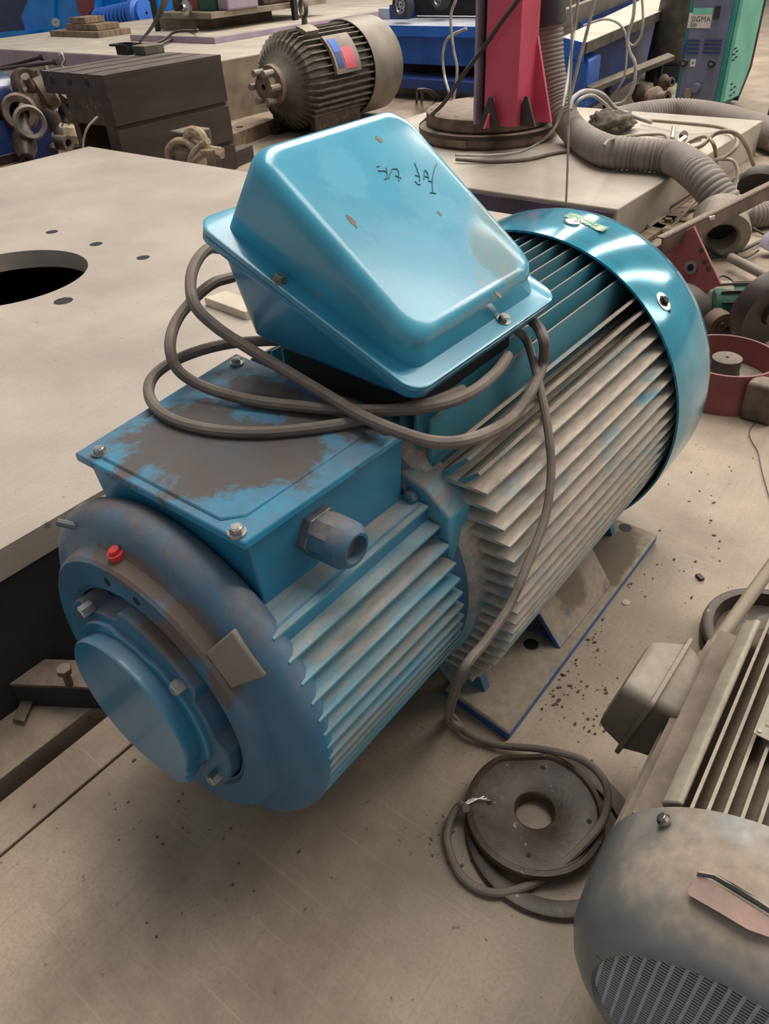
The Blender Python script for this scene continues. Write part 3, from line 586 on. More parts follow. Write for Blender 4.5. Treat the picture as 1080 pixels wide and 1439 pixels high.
# angle iron with an upright bolt
q0, q1 = at(-60, 958, .075), at(128, 966, .075)
t = thing('angle_iron', (q1.x - .05, q1.y, 0), 'rusty angle iron on the floor between the pale plate and the blue motor', 'angle iron')
d_ = (q1 - q0).normalized(); nn_ = Vector((-d_.y, d_.x, 0)).normalized()
def slabp(a, b_, n0, n1, z0, z1): return [p_ + nn_ * s_ + Vector((0, 0, z)) - Vector((0, 0, .075)) for z in (z0, z1) for p_, s_ in ((a, n0), (b_, n0), (b_, n1), (a, n1))]
BF = [(0, 3, 2, 1), (4, 5, 6, 7), (0, 1, 5, 4), (1, 2, 6, 5), (2, 3, 7, 6), (3, 0, 4, 7)]
MB().add(slabp(q0, q1, 0, .075, .067, .075), BF).build('angle_leg', 'rust', t, bevel=.001)
MB().add(slabp(q0, q1, 0, .008, 0, .067), BF).build('angle_leg', 'plside', t, bevel=.001)
MB().add(slabp(q0 + d_ * .06, q1 - d_ * .01, .03, .05, .0, .067), BF).build('support_rib', 'plside', t)
bp = at(98, 962, .075)
t = thing('hex_bolt', (bp.x, bp.y, .075), 'dirty hex-headed bolt standing upright in the rusty angle iron', 'bolt')
MB().cyl(bp, bp + Vector((.006, 0, .045)), .0085, n=14).build('shank', 'rust', t); MB().cyl(bp + Vector((.006, 0, .045)), bp + Vector((.007, 0, .060)), .0165, n=6).build('head', 'rust', t, bevel=.001)
o = MB().add([at(18, 1010, .004), at(88, 858, .004), at(100, 862, .004), at(34, 1014, .004), at(18, 1010, .016), at(88, 858, .016), at(100, 862, .016), at(34, 1014, .016)], BF).build('flat_bar', 'slabside'); tag(o, 'short pale flat bar on the floor below the angle iron', 'bar')
# ================================================================== behind the blue motor: low concrete slab with the red column
SH = .22
slb = MB().box(-3.9, -1.50, 3.735, 6.1, 0, SH).build('concrete_slab', 'slab', bevel=.006)
tag(slb, 'low pale concrete slab behind the blue motor, carrying the red column and the hose', 'slab')
MB().box(-3.9, -1.52, 3.722, 3.736, 0, SH - .02).build('painted_shade_face', 'shade', slb)  # thin sheet added over the slab front, its dark colour standing in for shade
t = thing('machine_column', (-2.98, 4.95, SH), 'tall red box column on a round bolted base, standing on the concrete slab', 'column')
bc = (-2.99, 4.93, SH)
MB().lathe([(0, .05), (0, .46), (.02, .475), (.075, .475), (.085, .46), (.085, .05)], bc, (0, 0, 1), n=72, cap=True).build('base_flange', 'rust', t)
up = MB().lathe([(.085, .05), (.085, .40), (.10, .425), (.17, .425), (.18, .41), (.18, .05)], bc, (0, 0, 1), n=72, cap=True).build('upper_flange', 'rust', t)
MB().lathe([(.06, .473), (.06, .478), (.085, .478), (.085, .473)], bc, (0, 0, 1), n=72).build('flange_lip', 'iron', t)
for k in range(14):
    a = 2 * math.pi * k / 14 + .2; MB().cyl((bc[0] + .385 * math.cos(a), bc[1] + .385 * math.sin(a), SH + .18), (bc[0] + .385 * math.cos(a), bc[1] + .385 * math.sin(a), SH + .1815), .014, n=12).build('bolt_hole', 'dark', t)
fz = SH + .18
pL, pR = at(676, 176, fz), at(727, 178, fz)
xL, xR, yF = pL.x, pR.x, (pL.y + pR.y) / 2
MB().box(xL, xR, yF, yF + .22, fz, 3.4).build('red_box', 'redp', t, bevel=.006)
qL = at(657, 178, fz)
MB().box(qL.x - .01, xL - .045, yF - .02, yF + .25, fz, 3.4).build('steel_channel', 'mauve', t, bevel=.004)
MB().box(xL - .045, xL, yF + .05, yF + .25, fz, 3.4).build('channel_web', 'dark', t)
for gx, gyy in ((xL + .07, 0), (xR + .03, .10)):
    MB().prism([(gx - .075, fz), (gx + .075, fz), (gx + .01, fz + .16), (gx - .01, fz + .16)], yF - .05 + gyy, yF - .035 + gyy).build('gusset', 'iron', t)
    if gyy == 0: MB().add([(gx - .006, yF, fz), (gx - .006, yF - .11, fz), (gx - .006, yF, fz + .14), (gx + .006, yF, fz), (gx + .006, yF - .11, fz), (gx + .006, yF, fz + .14)], [(0, 1, 2), (5, 4, 3), (0, 3, 4, 1), (1, 4, 5, 2), (2, 5, 3, 0)]).build('gusset', 'redp', t)
g0, g1 = (xR, yF, fz), (xR + .16, yF, fz)
MB().add([(xR, yF + .20, fz), (xR + .13, yF + .20, fz), (xR, yF + .20, fz + .45), (xR, yF + .22, fz), (xR + .13, yF + .22, fz), (xR, yF + .22, fz + .45)], [(0, 1, 2), (5, 4, 3), (0, 3, 4, 1), (1, 4, 5, 2), (2, 5, 3, 0)]).build('side_brace', 'redp', t)
MB().box(bc[0] - .02, bc[0] + .13, bc[1] - .479, bc[1] - .47, SH + .02, SH + .06).build('orange_tag', 'wood', t)
# ribbed hoses
def hose(name, pts, r_, label, rib=(.026, .0042), m='hose'):
    return tag(MB().tube(pts, r_, n=20, sub=10, rib=rib).build(name, m, smooth=60), label, 'hose')
hp = [at(768, -200, y=5.0), at(770, -60, y=5.0), at(771, 30, y=5.0), at(774, 95, y=5.0), at(786, 150, y=4.98)]
hp += [at(808, 186, y=4.88), at(848, 211, SH + .09), at(898, 217, SH + .09), at(945, 222, SH + .09), at(982, 246, .31), at(1012, 282, .22), at(1034, 312, .13)]
hose('ribbed_hose', hp, .084, 'thick grey ribbed hose hanging beside the red column and curving over the slab')
MB().tube([at(768, -10, y=5.0), at(771, 36, y=5.0)], .108, n=20, sub=1).build('hose_cuff', 'black', bpy.data.objects['ribbed_hose'], smooth=60)
hose('ribbed_hose', [at(862, 172, .10), at(900, 163, .11), at(950, 158, .11), at(1000, 164, .11), at(1045, 176, .11), at(1100, 195, .11)], .10, 'thick grey ribbed hose lying in front of the green welding machine')
hose('ribbed_hose', [at(1030, 296, .07), at(1052, 303, .07), at(1080, 300, .07), at(1115, 290, .07)], .062, 'short end of pale ribbed hose on the floor right of the cast pot', rib=(.016, .004))
# rag
bm = bmesh.new(); bmesh.ops.create_icosphere(bm, subdivisions=4, radius=1); rng = random.Random(4)
from mathutils import noise as mn
rc = at(856, 178, SH + .03)
for v in bm.verts:
    n_ = mn.fractal(v.co * 2.6 + Vector((3, 1, 7)), .9, 2.2, 5); v.co *= 1 + .38 * n_; v.co.z = max(v.co.z, -.55)
    v.co = Vector((v.co.x * .15, v.co.y * .15, v.co.z * .085))
me = bpy.data.meshes.new('rag'); bm.to_mesh(me); bm.free(); me.shade_smooth(); me.materials.append(M['rag'])
o = bpy.data.objects.new('rag', me); COL.objects.link(o); o.location = (rc.x, rc.y, SH + .047); o.rotation_euler[2] = .6; tag(o, 'crumpled dirty brown rag lying on the concrete slab by the hose', 'rag')
# metal connectors with cable on the slab
t = thing('cable_connector', tuple(at(955, 205, SH)), 'small silver cable connectors lying on the right end of the concrete slab', 'connector')
for (px, py, qx, qy, r_, m_) in ((928, 204, 948, 200, .012, 'steel'), (944, 196, 946, 180, .016, 'steel'), (950, 204, 962, 194, .018, 'steel'), (940, 208, 968, 204, .013, 'steel'), (958, 192, 962, 188, .024, 'oily'), (966, 200, 985, 196, .012, 'steel')):
    a, c = at(px, py, SH + .03), at(qx, qy, SH + .05); MB().cyl(a, c, r_, n=10).build('plug_body', m_, t)
def wire(pts, r_, label, m='cablelt', group=None, cat='cable'):
    return tag(MB().tube(pts, r_, n=8, sub=6).build('cable', m, smooth=60), label, cat, group)
A = at
wire([A(848, 205, SH + .20), A(858, 196, SH + .19), A(885, 191, SH + .02), A(930, 189, SH + .015), A(940, 200, SH + .02)], .009, 'thin pale cable looping from the hose to the silver connectors', 'conduit')
wire([A(968, 200, SH + .04), A(990, 192, SH + .09), A(1003, 205, SH + .08), A(1006, 232, SH - .1), A(1006, 243, .03)], .011, 'cable bending from the silver connectors down off the slab end', 'conduit')
wire([A(960, 213, SH + .03), A(985, 205, SH + .07), A(1005, 188, SH + .12), A(1030, 186, SH + .15), A(1048, 205, SH + .02), A(1062, 243, .05)], .012, 'cable arching from the slab to the dark wheel at the right edge', 'conduit')
wire([A(990, 226, SH + .02), A(1015, 222, .2), A(1033, 208, .24), A(1034, 192, .26), A(1015, 180, .25), A(970, 174, SH + .06), A(900, 168, SH + .03)], .011, 'long pale cable looped across the right end of the slab', 'conduit')
wire([A(1012, 224, .14), A(1030, 226, .16), A(1036, 245, .10), A(1028, 268, .02)], .010, 'short pale cable hooking down to the floor beside the slab', 'cablelt')
wire([A(640, 224, SH + .02), A(690, 227, SH + .012), A(740, 224, SH + .012), A(775, 216, SH + .012), A(800, 212, SH + .012)], .011, 'grey cable lying along the slab in front of the column base', 'cable')
wire([A(640, 218, SH + .10), A(690, 218, SH + .06), A(735, 212, SH + .05), A(770, 190, SH + .14), A(790, 150, SH + .45), A(804, 60, y=4.7), A(812, 0, y=4.7), A(822, -90, y=4.7)], .008, 'grey cable curving in front of the column base and rising beside the hose', 'cablelt')
wire([A(795, 284, y=3.72), A(797, 240, y=3.72), A(799, 150, y=3.72), A(803, 60, y=3.72), A(801, 0, y=3.72), A(800, -120, y=3.72)], .006, 'thin cable hanging straight down behind the fan cover', 'cablelt')
wire([A(800, 140, y=4.6), A(815, 80, y=4.6), A(828, 30, y=4.6), A(836, -10, y=4.6), A(845, -90, y=4.6)], .010, 'pale cable slanting up to the right of the ribbed hose', 'cablelt')
wire([A(786, 110, y=5.4), A(784, 60, y=5.4), A(788, 0, y=5.4), A(790, -80, y=5.4)], .010, 'pale cable hanging directly behind the ribbed hose', 'cablelt')
wire([A(800, 154, .45), A(805, 138, .5), A(822, 128, .5), A(845, 132, .45), A(862, 150, .35), A(880, 160, .3), A(915, 172, .27)], .014, 'thick pale cable arching over the slab behind the rag', 'cablelt')
wire([A(806, 156, .35), A(814, 140, .42), A(832, 134, .42), A(850, 146, .36), A(858, 152, .3)], .011, 'pale cable arch just inside the thick one behind the rag', 'cablelt')
wire([A(820, 36, y=7.0), A(850, 27, y=7.0), A(872, 36, y=7.0), A(880, 60, y=7.0), A(876, 110, y=7.0), A(858, 134, y=7.0)], .010, 'thin pale cable drooping from the beige bench into the dark gap', 'cablelt')
wire([A(892, -30, y=6.6), A(890, 20, y=6.6), A(882, 50, y=6.6), A(884, 72, y=6.6), A(892, 90, y=6.6), A(890, 120, y=6.6), A(878, 142, y=6.6), A(862, 147, y=6.6)], .014, 'pale cable hanging in a long loop left of the welding machine', 'cablelt')
wire([A(898, -40, y=6.7), A(903, 20, y=6.7), A(900, 50, y=6.7), A(890, 64, y=6.7), A(883, 60, y=6.7)], .010, 'thin cable hanging in a short loop left of the welding machine', 'cablelt')
wire([A(648, -30, y=6.2), A(640, 0, y=6.2), A(633, 25, y=6.2), A(637, 70, y=6.2), A(642, 100, y=6.2), A(636, 148, y=6.2)], .012, 'pale cable hanging left of the red column, nearest to it', 'cablelt')
wire([A(655, 40, y=6.3), A(630, 53, y=6.3), A(622, 75, y=6.3), A(624, 105, y=6.3), A(632, 135, y=6.2), A(634, 152, .01)], .012, 'pale cable hooking down over the blue trolley, left of the column', 'cablelt')
wire([A(566, 192, .014), A(584, 180, .03), A(604, 163, y=yF + .25), A(624, 144, y=yF + .02), A(650, 106, y=yF - .09), A(680, 66, y=yF - .06), A(705, 30, y=yF - .06), A(728, 0, y=yF - .06), A(760, -50, y=yF - .06)], .012, 'black cable stretched diagonally across the red column', 'black')
for k, (a_, b_) in enumerate((((585, 143), (587, 126)), ((592, 142), (591, 126)))):
    wire([A(a_[0], a_[1], .01), A(a_[0] + 1, 133, .12), A(b_[0], b_[1], .2), A(b_[0] + 14, b_[1] + 2, .15), A(612 + 10 * k, 140, .01)], .012, ('dark cable loop under the blue trolley, farther from the column', 'dark cable loop under the blue trolley, nearer to the column')[k], 'black')
# ================================================================== blue trolley
t = thing('trolley_table', (-5.3, 7.6, 0), 'bright blue steel trolley with scuffed flat top, left of the red column', 'trolley')
TZ = .64; xl, xr_ = A(489, 34, TZ).x, -4.0; ty = A(600, 37, TZ).y
MB().box(xl, xr_, ty, ty + 1.0, TZ - .012, TZ).build('table_top', 'ttop', t)
MB().box(xl, xr_, ty - .012, ty, TZ - .085, TZ + .004).box(xl - .012, xl, ty - .012, ty + 1.0, TZ - .085, TZ + .004).build('blue_lip', 'tblue', t)
MB().box(xl + .30, xr_, ty + .12, ty + .16, TZ - .34, TZ - .10).build('side_beam', 'tblue', t)
MB().prism([(xl + .18, TZ - .1), (xl + .42, TZ - .1), (xl + .42, TZ - .38), (xl + .36, TZ - .44)], ty + .06, ty + .12).build('leg', 'tblue', t)
MB().prism([(xr_ - .4, TZ - .1), (xr_ - .2, TZ - .1), (xr_ - .2, TZ - .44), (xr_ - .28, TZ - .44)], ty + .06, ty + .12).build('leg', 'tblue', t)
MB().box(xl + .1, xr_, ty - .06, ty + .30, .10, .20).build('lower_beam', 'tdark', t, bevel=.01)
MB().box(xl + .1, xl + .5, ty - .02, ty + .25, 0, .10).build('foot_block', 'tdark', t); MB().box(xr_ - .3, xr_, ty - .02, ty + .25, 0, .10).build('foot_block', 'tdark', t)
MB().box(xl + .2, xr_, ty + .7, ty + .74, .1, TZ - .1).build('back_panel', 'dark', t)
def wheel(px, py, R, yy, label):
    c = A(px, py, y=yy); w_ = thing('cart_wheel', tuple(c), label, 'wheel')
    MB().lathe([(-.04, R * .62), (-.05, R * .8), (-.045, R * .95), (-.02, R), (.02, R), (.045, R * .95), (.05, R * .8), (.04, R * .62)], c, (.25, 1, 0), n=40).build('tyre', 'tyre', w_)
    MB().lathe([(-.03, .01), (-.035, R * .2), (-.02, R * .25), (-.018, R * .55), (-.035, R * .64), (-.01, R * .64)], c, (.25, 1, 0), n=40).build('rim', 'alloy', w_)
    for k in range(8):
        a = 2 * math.pi * k / 8; MB().cyl(c + Vector((math.cos(a) * R * .4, -.028, math.sin(a) * R * .4)), c + Vector((math.cos(a) * R * .4, -.022, math.sin(a) * R * .4)), R * .07, n=8).build('rim_hole', 'dark', w_)
wheel(566, 6, .125, ty + .25, 'grey rubber cart wheel with silver rim on the blue trolley, left one')
wheel(619, -4, .11, ty + .55, 'small cart wheel with silver rim on the blue trolley, right one')
c = A(528, 28, TZ); o = MB().box(c.x, c.x + .13, c.y + .05, c.y + .17, TZ, TZ + .10).build('steel_block', 'ttop', bevel=.004); MB().box(c.x + .13, c.x + .36, c.y + .08, c.y + .26, TZ, TZ + .13).build('dark_half', 'tdark', o)
tag(o, 'small grey and dark steel block on the blue trolley beside the wheel', 'block')
o = MB().box(-5.9, -4.5, ty + .75, ty + .95, TZ + .02, TZ + .55).build('dark_machine', 'dark', bevel=.02); tag(o, 'dark machine body standing at the back of the blue trolley', 'machine')
for px in (515, 524): 
    cx0 = -6.17 + (px - 515) * .012; MB().box(cx0 - .025, cx0 + .025, ty + 1.3, ty + 1.35, 0, 1.3).build('post', 'tdark' if px == 515 else 'mauve', o)
# ================================================================== beige bench right of the column
t = thing('machine_bench', (-3.8, 9, 0), 'long beige-topped blue bench behind the hose, right of the red column', 'bench')
BZ = .62
a0, a1, a2, a3 = A(790, 52, BZ), A(822, 60, BZ), A(962, 1, BZ), A(925, -12, BZ)
def slab4(q, z0, z1): return [Vector((p_.x, p_.y, z)) for z in (z0, z1) for p_ in q]
MB().add(slab4((a0, a1, a2, a3), BZ - .02, BZ), BF).build('bench_top', 'beige', t)
dd = (a2 - a1).normalized(); nn2 = Vector((dd.y, -dd.x, 0))
MB().add(slab4((a1 - nn2 * .0, a1 + nn2 * .015, a2 + nn2 * .015, a2), BZ - .075, BZ + .002), BF).build('green_edge', 'gmot', t)
MB().add(slab4((a0 + Vector((0, -.015, 0)), a1 + Vector((0, -.015, 0)), a1, a0), BZ - .13, BZ), BF).build('blue_end', 'tblue', t)
a0b, a3b = a0 - nn2 * .12, a3 - nn2 * .12
MB().add(slab4((a0b - nn2 * .06, a0b, a3b, a3b - nn2 * .06), BZ, BZ + .15), BF).build('side_rail', 'gmot', t, bevel=.004)
MB().add(slab4((a0, a1 - dd * -.15, a1 + dd * .5 , a0 + dd * .5), .12, BZ - .13), BF).build('blue_cabinet', 'tblue', t, bevel=.03)
MB().add(slab4((a0 + dd * .5 - nn2 * .1, a1 + dd * .5 - nn2 * .15, a2 - nn2 * .2, a3 - nn2 * .1), 0, BZ - .08), BF).build('dark_base', 'tdark', t)
c = A(845, 140, 0)
o = MB().add(slab4((A(822, 120, .3), A(832, 124, .3), A(948, 78, .3), A(938, 74, .3)), .26, .30), BF).build('floor_rail', 'gmot', bevel=.003); MB().box(A(850, 118, .26).x, A(850, 118, .26).x + .04, A(850, 118, .26).y, A(850, 118, .26).y + .04, 0, .27).build('leg', 'dark', o); MB().box(A(925, 88, .26).x, A(925, 88, .26).x + .04, A(925, 88, .26).y, A(925, 88, .26).y + .04, 0, .27).build('leg', 'dark', o)
tag(o, 'low grey rail in the dark space between bench and welding machine', 'rail')
c = A(950, 30, y=9.0); o = MB().lathe([(-.4, .01), (-.4, .19), (-.38, .20), (.5, .20), (.5, .01)], (c.x, 9, .55), (.1, 0, 1), n=32).build('gas_tank', 'gmot'); MB().lathe([(-.55, .21), (-.55, .23), (-.4, .23), (-.4, .21)], (c.x, 9, .55), (0, 0, 1), n=32).build('tank_foot', 'dark', o); tag(o, 'grey green cylindrical tank standing behind the welding machine', 'tank')
for k, (px, py, s_) in enumerate(((925, 140, .10), (905, 132, .08), (935, 118, .08))):
    c = A(px, py, .08); o = MB().lathe([(-s_, .02), (-s_, s_ * .9), (-s_ * .3, s_), (s_ * .2, s_ * .55), (s_, s_ * .5), (s_, .02)], (c.x, c.y, .09), (1, -.4, .2), n=20).build('pipe_fitting', 'rust'); MB().lathe([(-s_ * 1.1, s_ * .5), (-s_ * 1.1, s_ * .95), (-s_ * .95, s_ * .95), (-s_ * .95, s_ * .5)], (c.x, c.y, .09), (1, -.4, .2), n=20).build('fitting_collar', 'iron', o)
    tag(o, ('brown rusty pipe fitting nearest the foot of the welding machine', 'dark pipe fitting in shadow left of the welding machine', 'brown fitting under the rail behind the welding machine')[k], 'fitting')
# ================================================================== welding machine
t = thing('welding_machine', (-2.5, 7.8, 0), 'tall green and grey welding machine with vents and knobs, upper right', 'machine')
wy = 7.5
def wp(px, py, off=0.0): p_ = at(px, py, y=wy); p_.y -= off; return p_
XL, XR = at(946, 146, y=wy).x, at(1008, 146, y=wy).x
MB().box(XL, XR, wy, wy + .5, .02, 1.35).build('case', 'tealedge', t, bevel=.008)
MB().box(XL + .03, XR - .035, wy - .012, wy, .04, 1.25).build('front_panel', 'wgrey', t, bevel=.004)
prf = [(wy + .03, .07), (wy + .03, 1.30), (wy + .62, 1.30), (wy + .62, .28), (wy + .44, .06)]
MB().prism(prf, XR, XR + .035, 'x').build('side_panel', 'teal', t, bevel=.006)
MB().prism([(wy + .6, .28), (wy + .6, 1.3), (wy + .66, 1.3), (wy + .66, .26), (wy + .46, .02), (wy + .44, .05)], XR - .2, XR + .037, 'x').build('rear_frame', 'iron', t)
sgrp = [(1039, 70), (1041, 74), (1037, 78), (1040, 82), (1036, 86), (1034, 120), (1038, 124), (1033, 128), (1037, 132), (1032, 136)]
def wx(px, py): return at(px, py, x=XR + .036)
for px, py in sgrp:
    c = wx(px - 8, py); MB().box(XR + .030, XR + .0375, c.y, c.y + .06, c.z, c.z + .012).build('side_slot', 'dark', t)
for col_ in ((961, 984), (991, 1015)):
    for k in range(4):
        a_, b_ = wp(col_[0] - k, 55 + k * 5.8, .013), wp(col_[1] - k, 56 + k * 5.8, .013)
        MB().box(a_.x, b_.x, wy - .020, wy - .010, a_.z - .011, a_.z - .001).build('vent_slat', 'tdark', t)
for px, py, r_ in ((962, 88, .030), (1001, 89, .030)):
    c = wp(px, py, .012); kb = MB().cyl((c.x, wy - .012, c.z), (c.x, wy - .045, c.z), r_, n=20).build('knob', 'black', t, bevel=.002); MB().cyl((c.x, wy - .045, c.z), (c.x, wy - .05, c.z), r_ * .45, n=14).build('knob_cap', 'wgrey', kb)
c = wp(974, 88); MB().box(c.x - .022, c.x + .022, wy - .0145, wy - .0115, c.z - .028, c.z + .028).build('plus_plate', 'paper', t)
MB().box(c.x - .010, c.x + .010, wy - .0155, wy - .014, c.z - .003, c.z + .003).box(c.x - .003, c.x + .003, wy - .0155, wy - .014, c.z - .010, c.z + .010).build('plus_sign', 'ink', t)
c = wp(980, 122); MB().cyl((c.x, wy - .012, c.z), (c.x, wy - .07, c.z), .035, n=20).build('socket', 'wgrey', t, bevel=.003)
c0, c1_ = wp(960, 146), wp(974, 124); MB().box(c0.x, c1_.x, wy - .03, wy - .012, .05, c1_.z).build('socket_cover', 'slabside', t, bevel=.003)
c0, c1_ = wp(966, 39), wp(1002, 18); MB().box(c0.x, c1_.x, wy - .016, wy - .0125, c0.z, c1_.z).build('name_label', 'paper', t)
c2, c3 = wp(974, 20), wp(1003, 11); MB().box(c2.x, c3.x, wy - .0165, wy - .013, c2.z, c3.z).build('teal_sticker', 'teal', t)
def text(body, size, loc, rot, m, root, name='lettering'):
    cu = bpy.data.curves.new(name, 'FONT'); cu.body = body; cu.size = size; cu.extrude = .0006; cu.materials.append(M[m]); cu.resolution_u = 2
    o_ = bpy.data.objects.new(name, cu); COL.objects.link(o_); o_.location = loc; o_.rotation_euler = rot
    bpy.context.view_layer.update(); me_ = bpy.data.meshes.new_from_object(o_.evaluated_get(bpy.context.evaluated_depsgraph_get())); mw = o_.matrix_world.copy()
    bpy.data.objects.remove(o_); me_.transform(mw); o2 = bpy.data.objects.new(name, me_); COL.objects.link(o2); adopt(o2, root); return o2
tz = wp(971, 30); text('SIGMA', .056, (tz.x, wy - .0175, tz.z), (math.pi / 2, 0, 0), 'ink', t); tz = wp(970, 37); text('500', .036, (tz.x, wy - .0175, tz.z), (math.pi / 2, 0, 0), 'ink', t)
c = wp(1010, 16); MB().box(c.x - .03, c.x + .01, wy - .03, wy - .012, c.z - .05, c.z + .04).build('switch', 'black', t)
# dark machines behind, at the right edge
o = MB().box(-1.95, 1.2, 9.3, 10.2, 0, .95).build('dark_cabinet', 'redb', bevel=.02); MB().box(-1.97, 1.22, 9.2, 10.25, .95, 1.0).build('cabinet_top', 'iron', o); tag(o, 'dull brown cabinet at the right edge behind the welding machine', 'cabinet')
o = MB().box(-1.75, .6, 7.2, 8.2, 0, .12).build('dark_pallet', 'iron', bevel=.01)
for k in range(4): MB().box(-1.75, .6, 7.2 + .26 * k, 7.36 + .26 * k, .12, .14).build('plank', 'oily', o)
tag(o, 'dark oily pallet on the floor right of the welding machine', 'pallet')
# ================================================================== scrap to the right of the blue motor
t = thing('drum_housing', (-.57, 2.6, 0), 'dull red open ring housing with a central hub, right of the fan cover', 'housing')
rc_ = (-.572, 2.592, 0)
MB().lathe([(0, .02), (0, .185), (.14, .168), (.14, .160), (.045, .158), (.045, .02)], rc_, (0, 0, 1), n=72, cap=True).build('ring_wall', 'redb', t)
MB().lathe([(.0, .02), (.045, .05), (.075, .052), (.085, .048), (.10, .05), (.128, .05), (.13, .047), (.13, .006), (.12, .004), (.12, .0)], rc_, (0, 0, 1), n=36).build('hub', 'gmot', t)
MB().box(rc_[0] + .115, rc_[0] + .22, rc_[1] - .16, rc_[1] - .08, .0, .137).build('side_lug', 'rust', t, bevel=.012)
MB().cyl((rc_[0], rc_[1], .044), (rc_[0], rc_[1], .047), .157, n=48).build('dusty_floor', 'jb', t)
# red plate with hole, leaning
Y_ = 3.12
rp = [(912, 352), (974, 318), (1012, 400), (950, 430)]
pl = [at(*p_, y=Y_ - (.06 if p_[1] > 380 else 0)) for p_ in rp]; nrm = (pl[1] - pl[0]).cross(pl[3] - pl[0]).normalized(); nrm = nrm if nrm.y < 0 else -nrm
o = MB().rings([pl, [p_ - nrm * .016 for p_ in pl]]).build('red_plate', 'redb', bevel=.002); tag(o, 'dull red square plate with a hole, leaning behind the fan cover', 'plate')
c0_ = Vector((0, 0, CAMH)); dr = ray(971, 376); c = c0_ + dr * ((pl[0] - c0_).dot(nrm) / dr.dot(nrm)); MB().lathe([(-.002, .014), (-.002, .026), (.006, .026), (.006, .014)], c + nrm * .002, nrm, n=24).build('hole_rim', 'steel', o); MB().cyl(c, c + nrm * .003, .015, n=20).build('plate_hole', 'dark', o)
for px, py in ((985, 352), (990, 368), (995, 378)): 
    dr = ray(px, py); c = c0_ + dr * ((pl[0] - c0_).dot(nrm) / dr.dot(nrm)); MB().cyl(c - nrm * .01, c + nrm * .002, .010, n=12).build('dark_spot', 'oily', o)
p0, p1 = at(930, 345, y=3.0), at(1100, 260, y=3.75)
d_ = (p1 - p0).normalized(); up_ = Vector((0, 0, 1)); sd = d_.cross(up_).normalized(); up_ = sd.cross(d_)
o = MB().rings([[q + sd * s_ * .006 + up_ * (u_ * .03) for s_, u_ in ((-1, -1), (1, -1), (1, 1), (-1, 1))] for q in (p0, p1)]).rings([[q + sd * s_ * .03 + up_ * (.027 + u_ * .003) for s_, u_ in ((-1, -1), (.2, -1), (.2, 1), (-1, 1))] for q in (p0, p1)]).build('angle_bar', 'rust', smooth=0)
tag(o, 'long rusty angle bar slanting above the red plate to the right edge', 'bar')
for px, py in ((1001, 306), (963, 330)):
    c = at(px, py, y=3.2); MB().cyl(c + Vector((-.01, -.02, 0)), c + Vector((.0, .01, 0)), .008, n=8).build('bolt', 'steel', o)
# cast pot
t = thing('cast_pot', tuple(at(1015, 350, 0)), 'beige cast pot tipped on its side with a dark opening, under the angle bar', 'pot')
c = at(1012, 322, .13, ) ; ax_ = Vector((.42, -.86, -.28))
MB().lathe([(-.16, .02), (-.15, .09), (-.11, .125), (.05, .135), (.07, .13), (.08, .10), (.085, .085), (.07, .07), (-.05, .07), (-.05, .01)], c, ax_, n=40).build('pot_body', 'jb', t)
MB().lathe([(-.02, .0), (-.02, .072)], c, ax_, n=32).build('pot_opening', 'dark', t)
def disk(px, py, z, R, w_, ax, m, label, hubm='oily', name='wheel', cat='wheel', n=40):
    c = at(px, py, z); t_ = thing(name, tuple(c), label, cat)
    MB().lathe([(-w_, R * .35), (-w_, R * .8), (-w_ * 1.1, R * .95), (-w_ * .6, R), (w_ * .6, R), (w_ * 1.1, R * .95), (w_, R * .8), (w_, R * .35)], c, ax, n=n).build('rim', m, t_)
    MB().lathe([(-w_ * 1.5, .004), (-w_ * 1.5, R * .3), (-w_ * .3, R * .36), (w_ * .5, R * .36)], c, ax, n=24).build('hub', hubm, t_)
    MB().cyl(c - Vector(ax).normalized() * w_ * 1.52, c - Vector(ax).normalized() * w_ * 1.6, R * .12, n=14).build('bore', 'dark', t_)
    return t_
disk(1070, 262, .12, .13, .03, (-.1, 1, .6), 'black', 'black rubber-tyred wheel near the right edge beside the slab', hubm='gmot')
disk(1078, 432, .15, .15, .035, (-.9, .55, .2), 'iron', 'dark rusty flywheel standing at the right edge behind the red housing')
disk(1006, 452, .055, .055, .022, (-.85, .5, .25), 'rust', 'small rusty collar ring just behind the red housing')
c = at(985, 425, .09); o = MB().lathe([(-.11, .01), (-.11, .08), (-.10, .088), (.10, .088), (.11, .08), (.11, .01)], c, (.85, .45, 0), n=36).build('steel_roller', 'jb'); MB().lathe([(-.115, .0), (-.115, .03)], c, (.85, .45, 0), n=20).build('bore', 'dark', o); tag(o, 'dusty beige steel roller lying behind the red plate', 'roller')
t = thing('small_motor', tuple(at(1040, 440, 0)), 'small dark green finned motor behind the red ring housing', 'motor')
c = at(1038, 428, .09); axm = Vector((.8, .6, .0)).normalized()
MB().lathe([(-.13, .01), (-.13, .07), (-.12, .078), (.13, .078), (.14, .07), (.14, .01)], c, axm, n=32).build('motor_body', 'dgreen', t)
for k in range(12):
    a = 2 * math.pi * k / 12; q = axm.to_track_quat('Z', 'Y'); dv = q @ Vector((math.cos(a), math.sin(a), 0)); tv = q @ Vector((-math.sin(a), math.cos(a), 0))
    MB().rings([[c + axm * s_ + dv * r_ + tv * t_ for r_, t_ in ((.07, -.003), (.092, -.002), (.092, .002), (.07, .003))] for s_ in (-.10, .12)]).build('fin', 'gmot', t, smooth=0)
o = MB().cyl(at(1026, 362, .06), at(1085, 392, .06), .022, n=16).build('steel_tube', 'jb'); MB().cyl(at(1025, 361, .06), at(1024, 360, .06), .014, n=14).build('tube_bore', 'dark', o); tag(o, 'dusty steel tube end lying above the small green motor', 'tube')
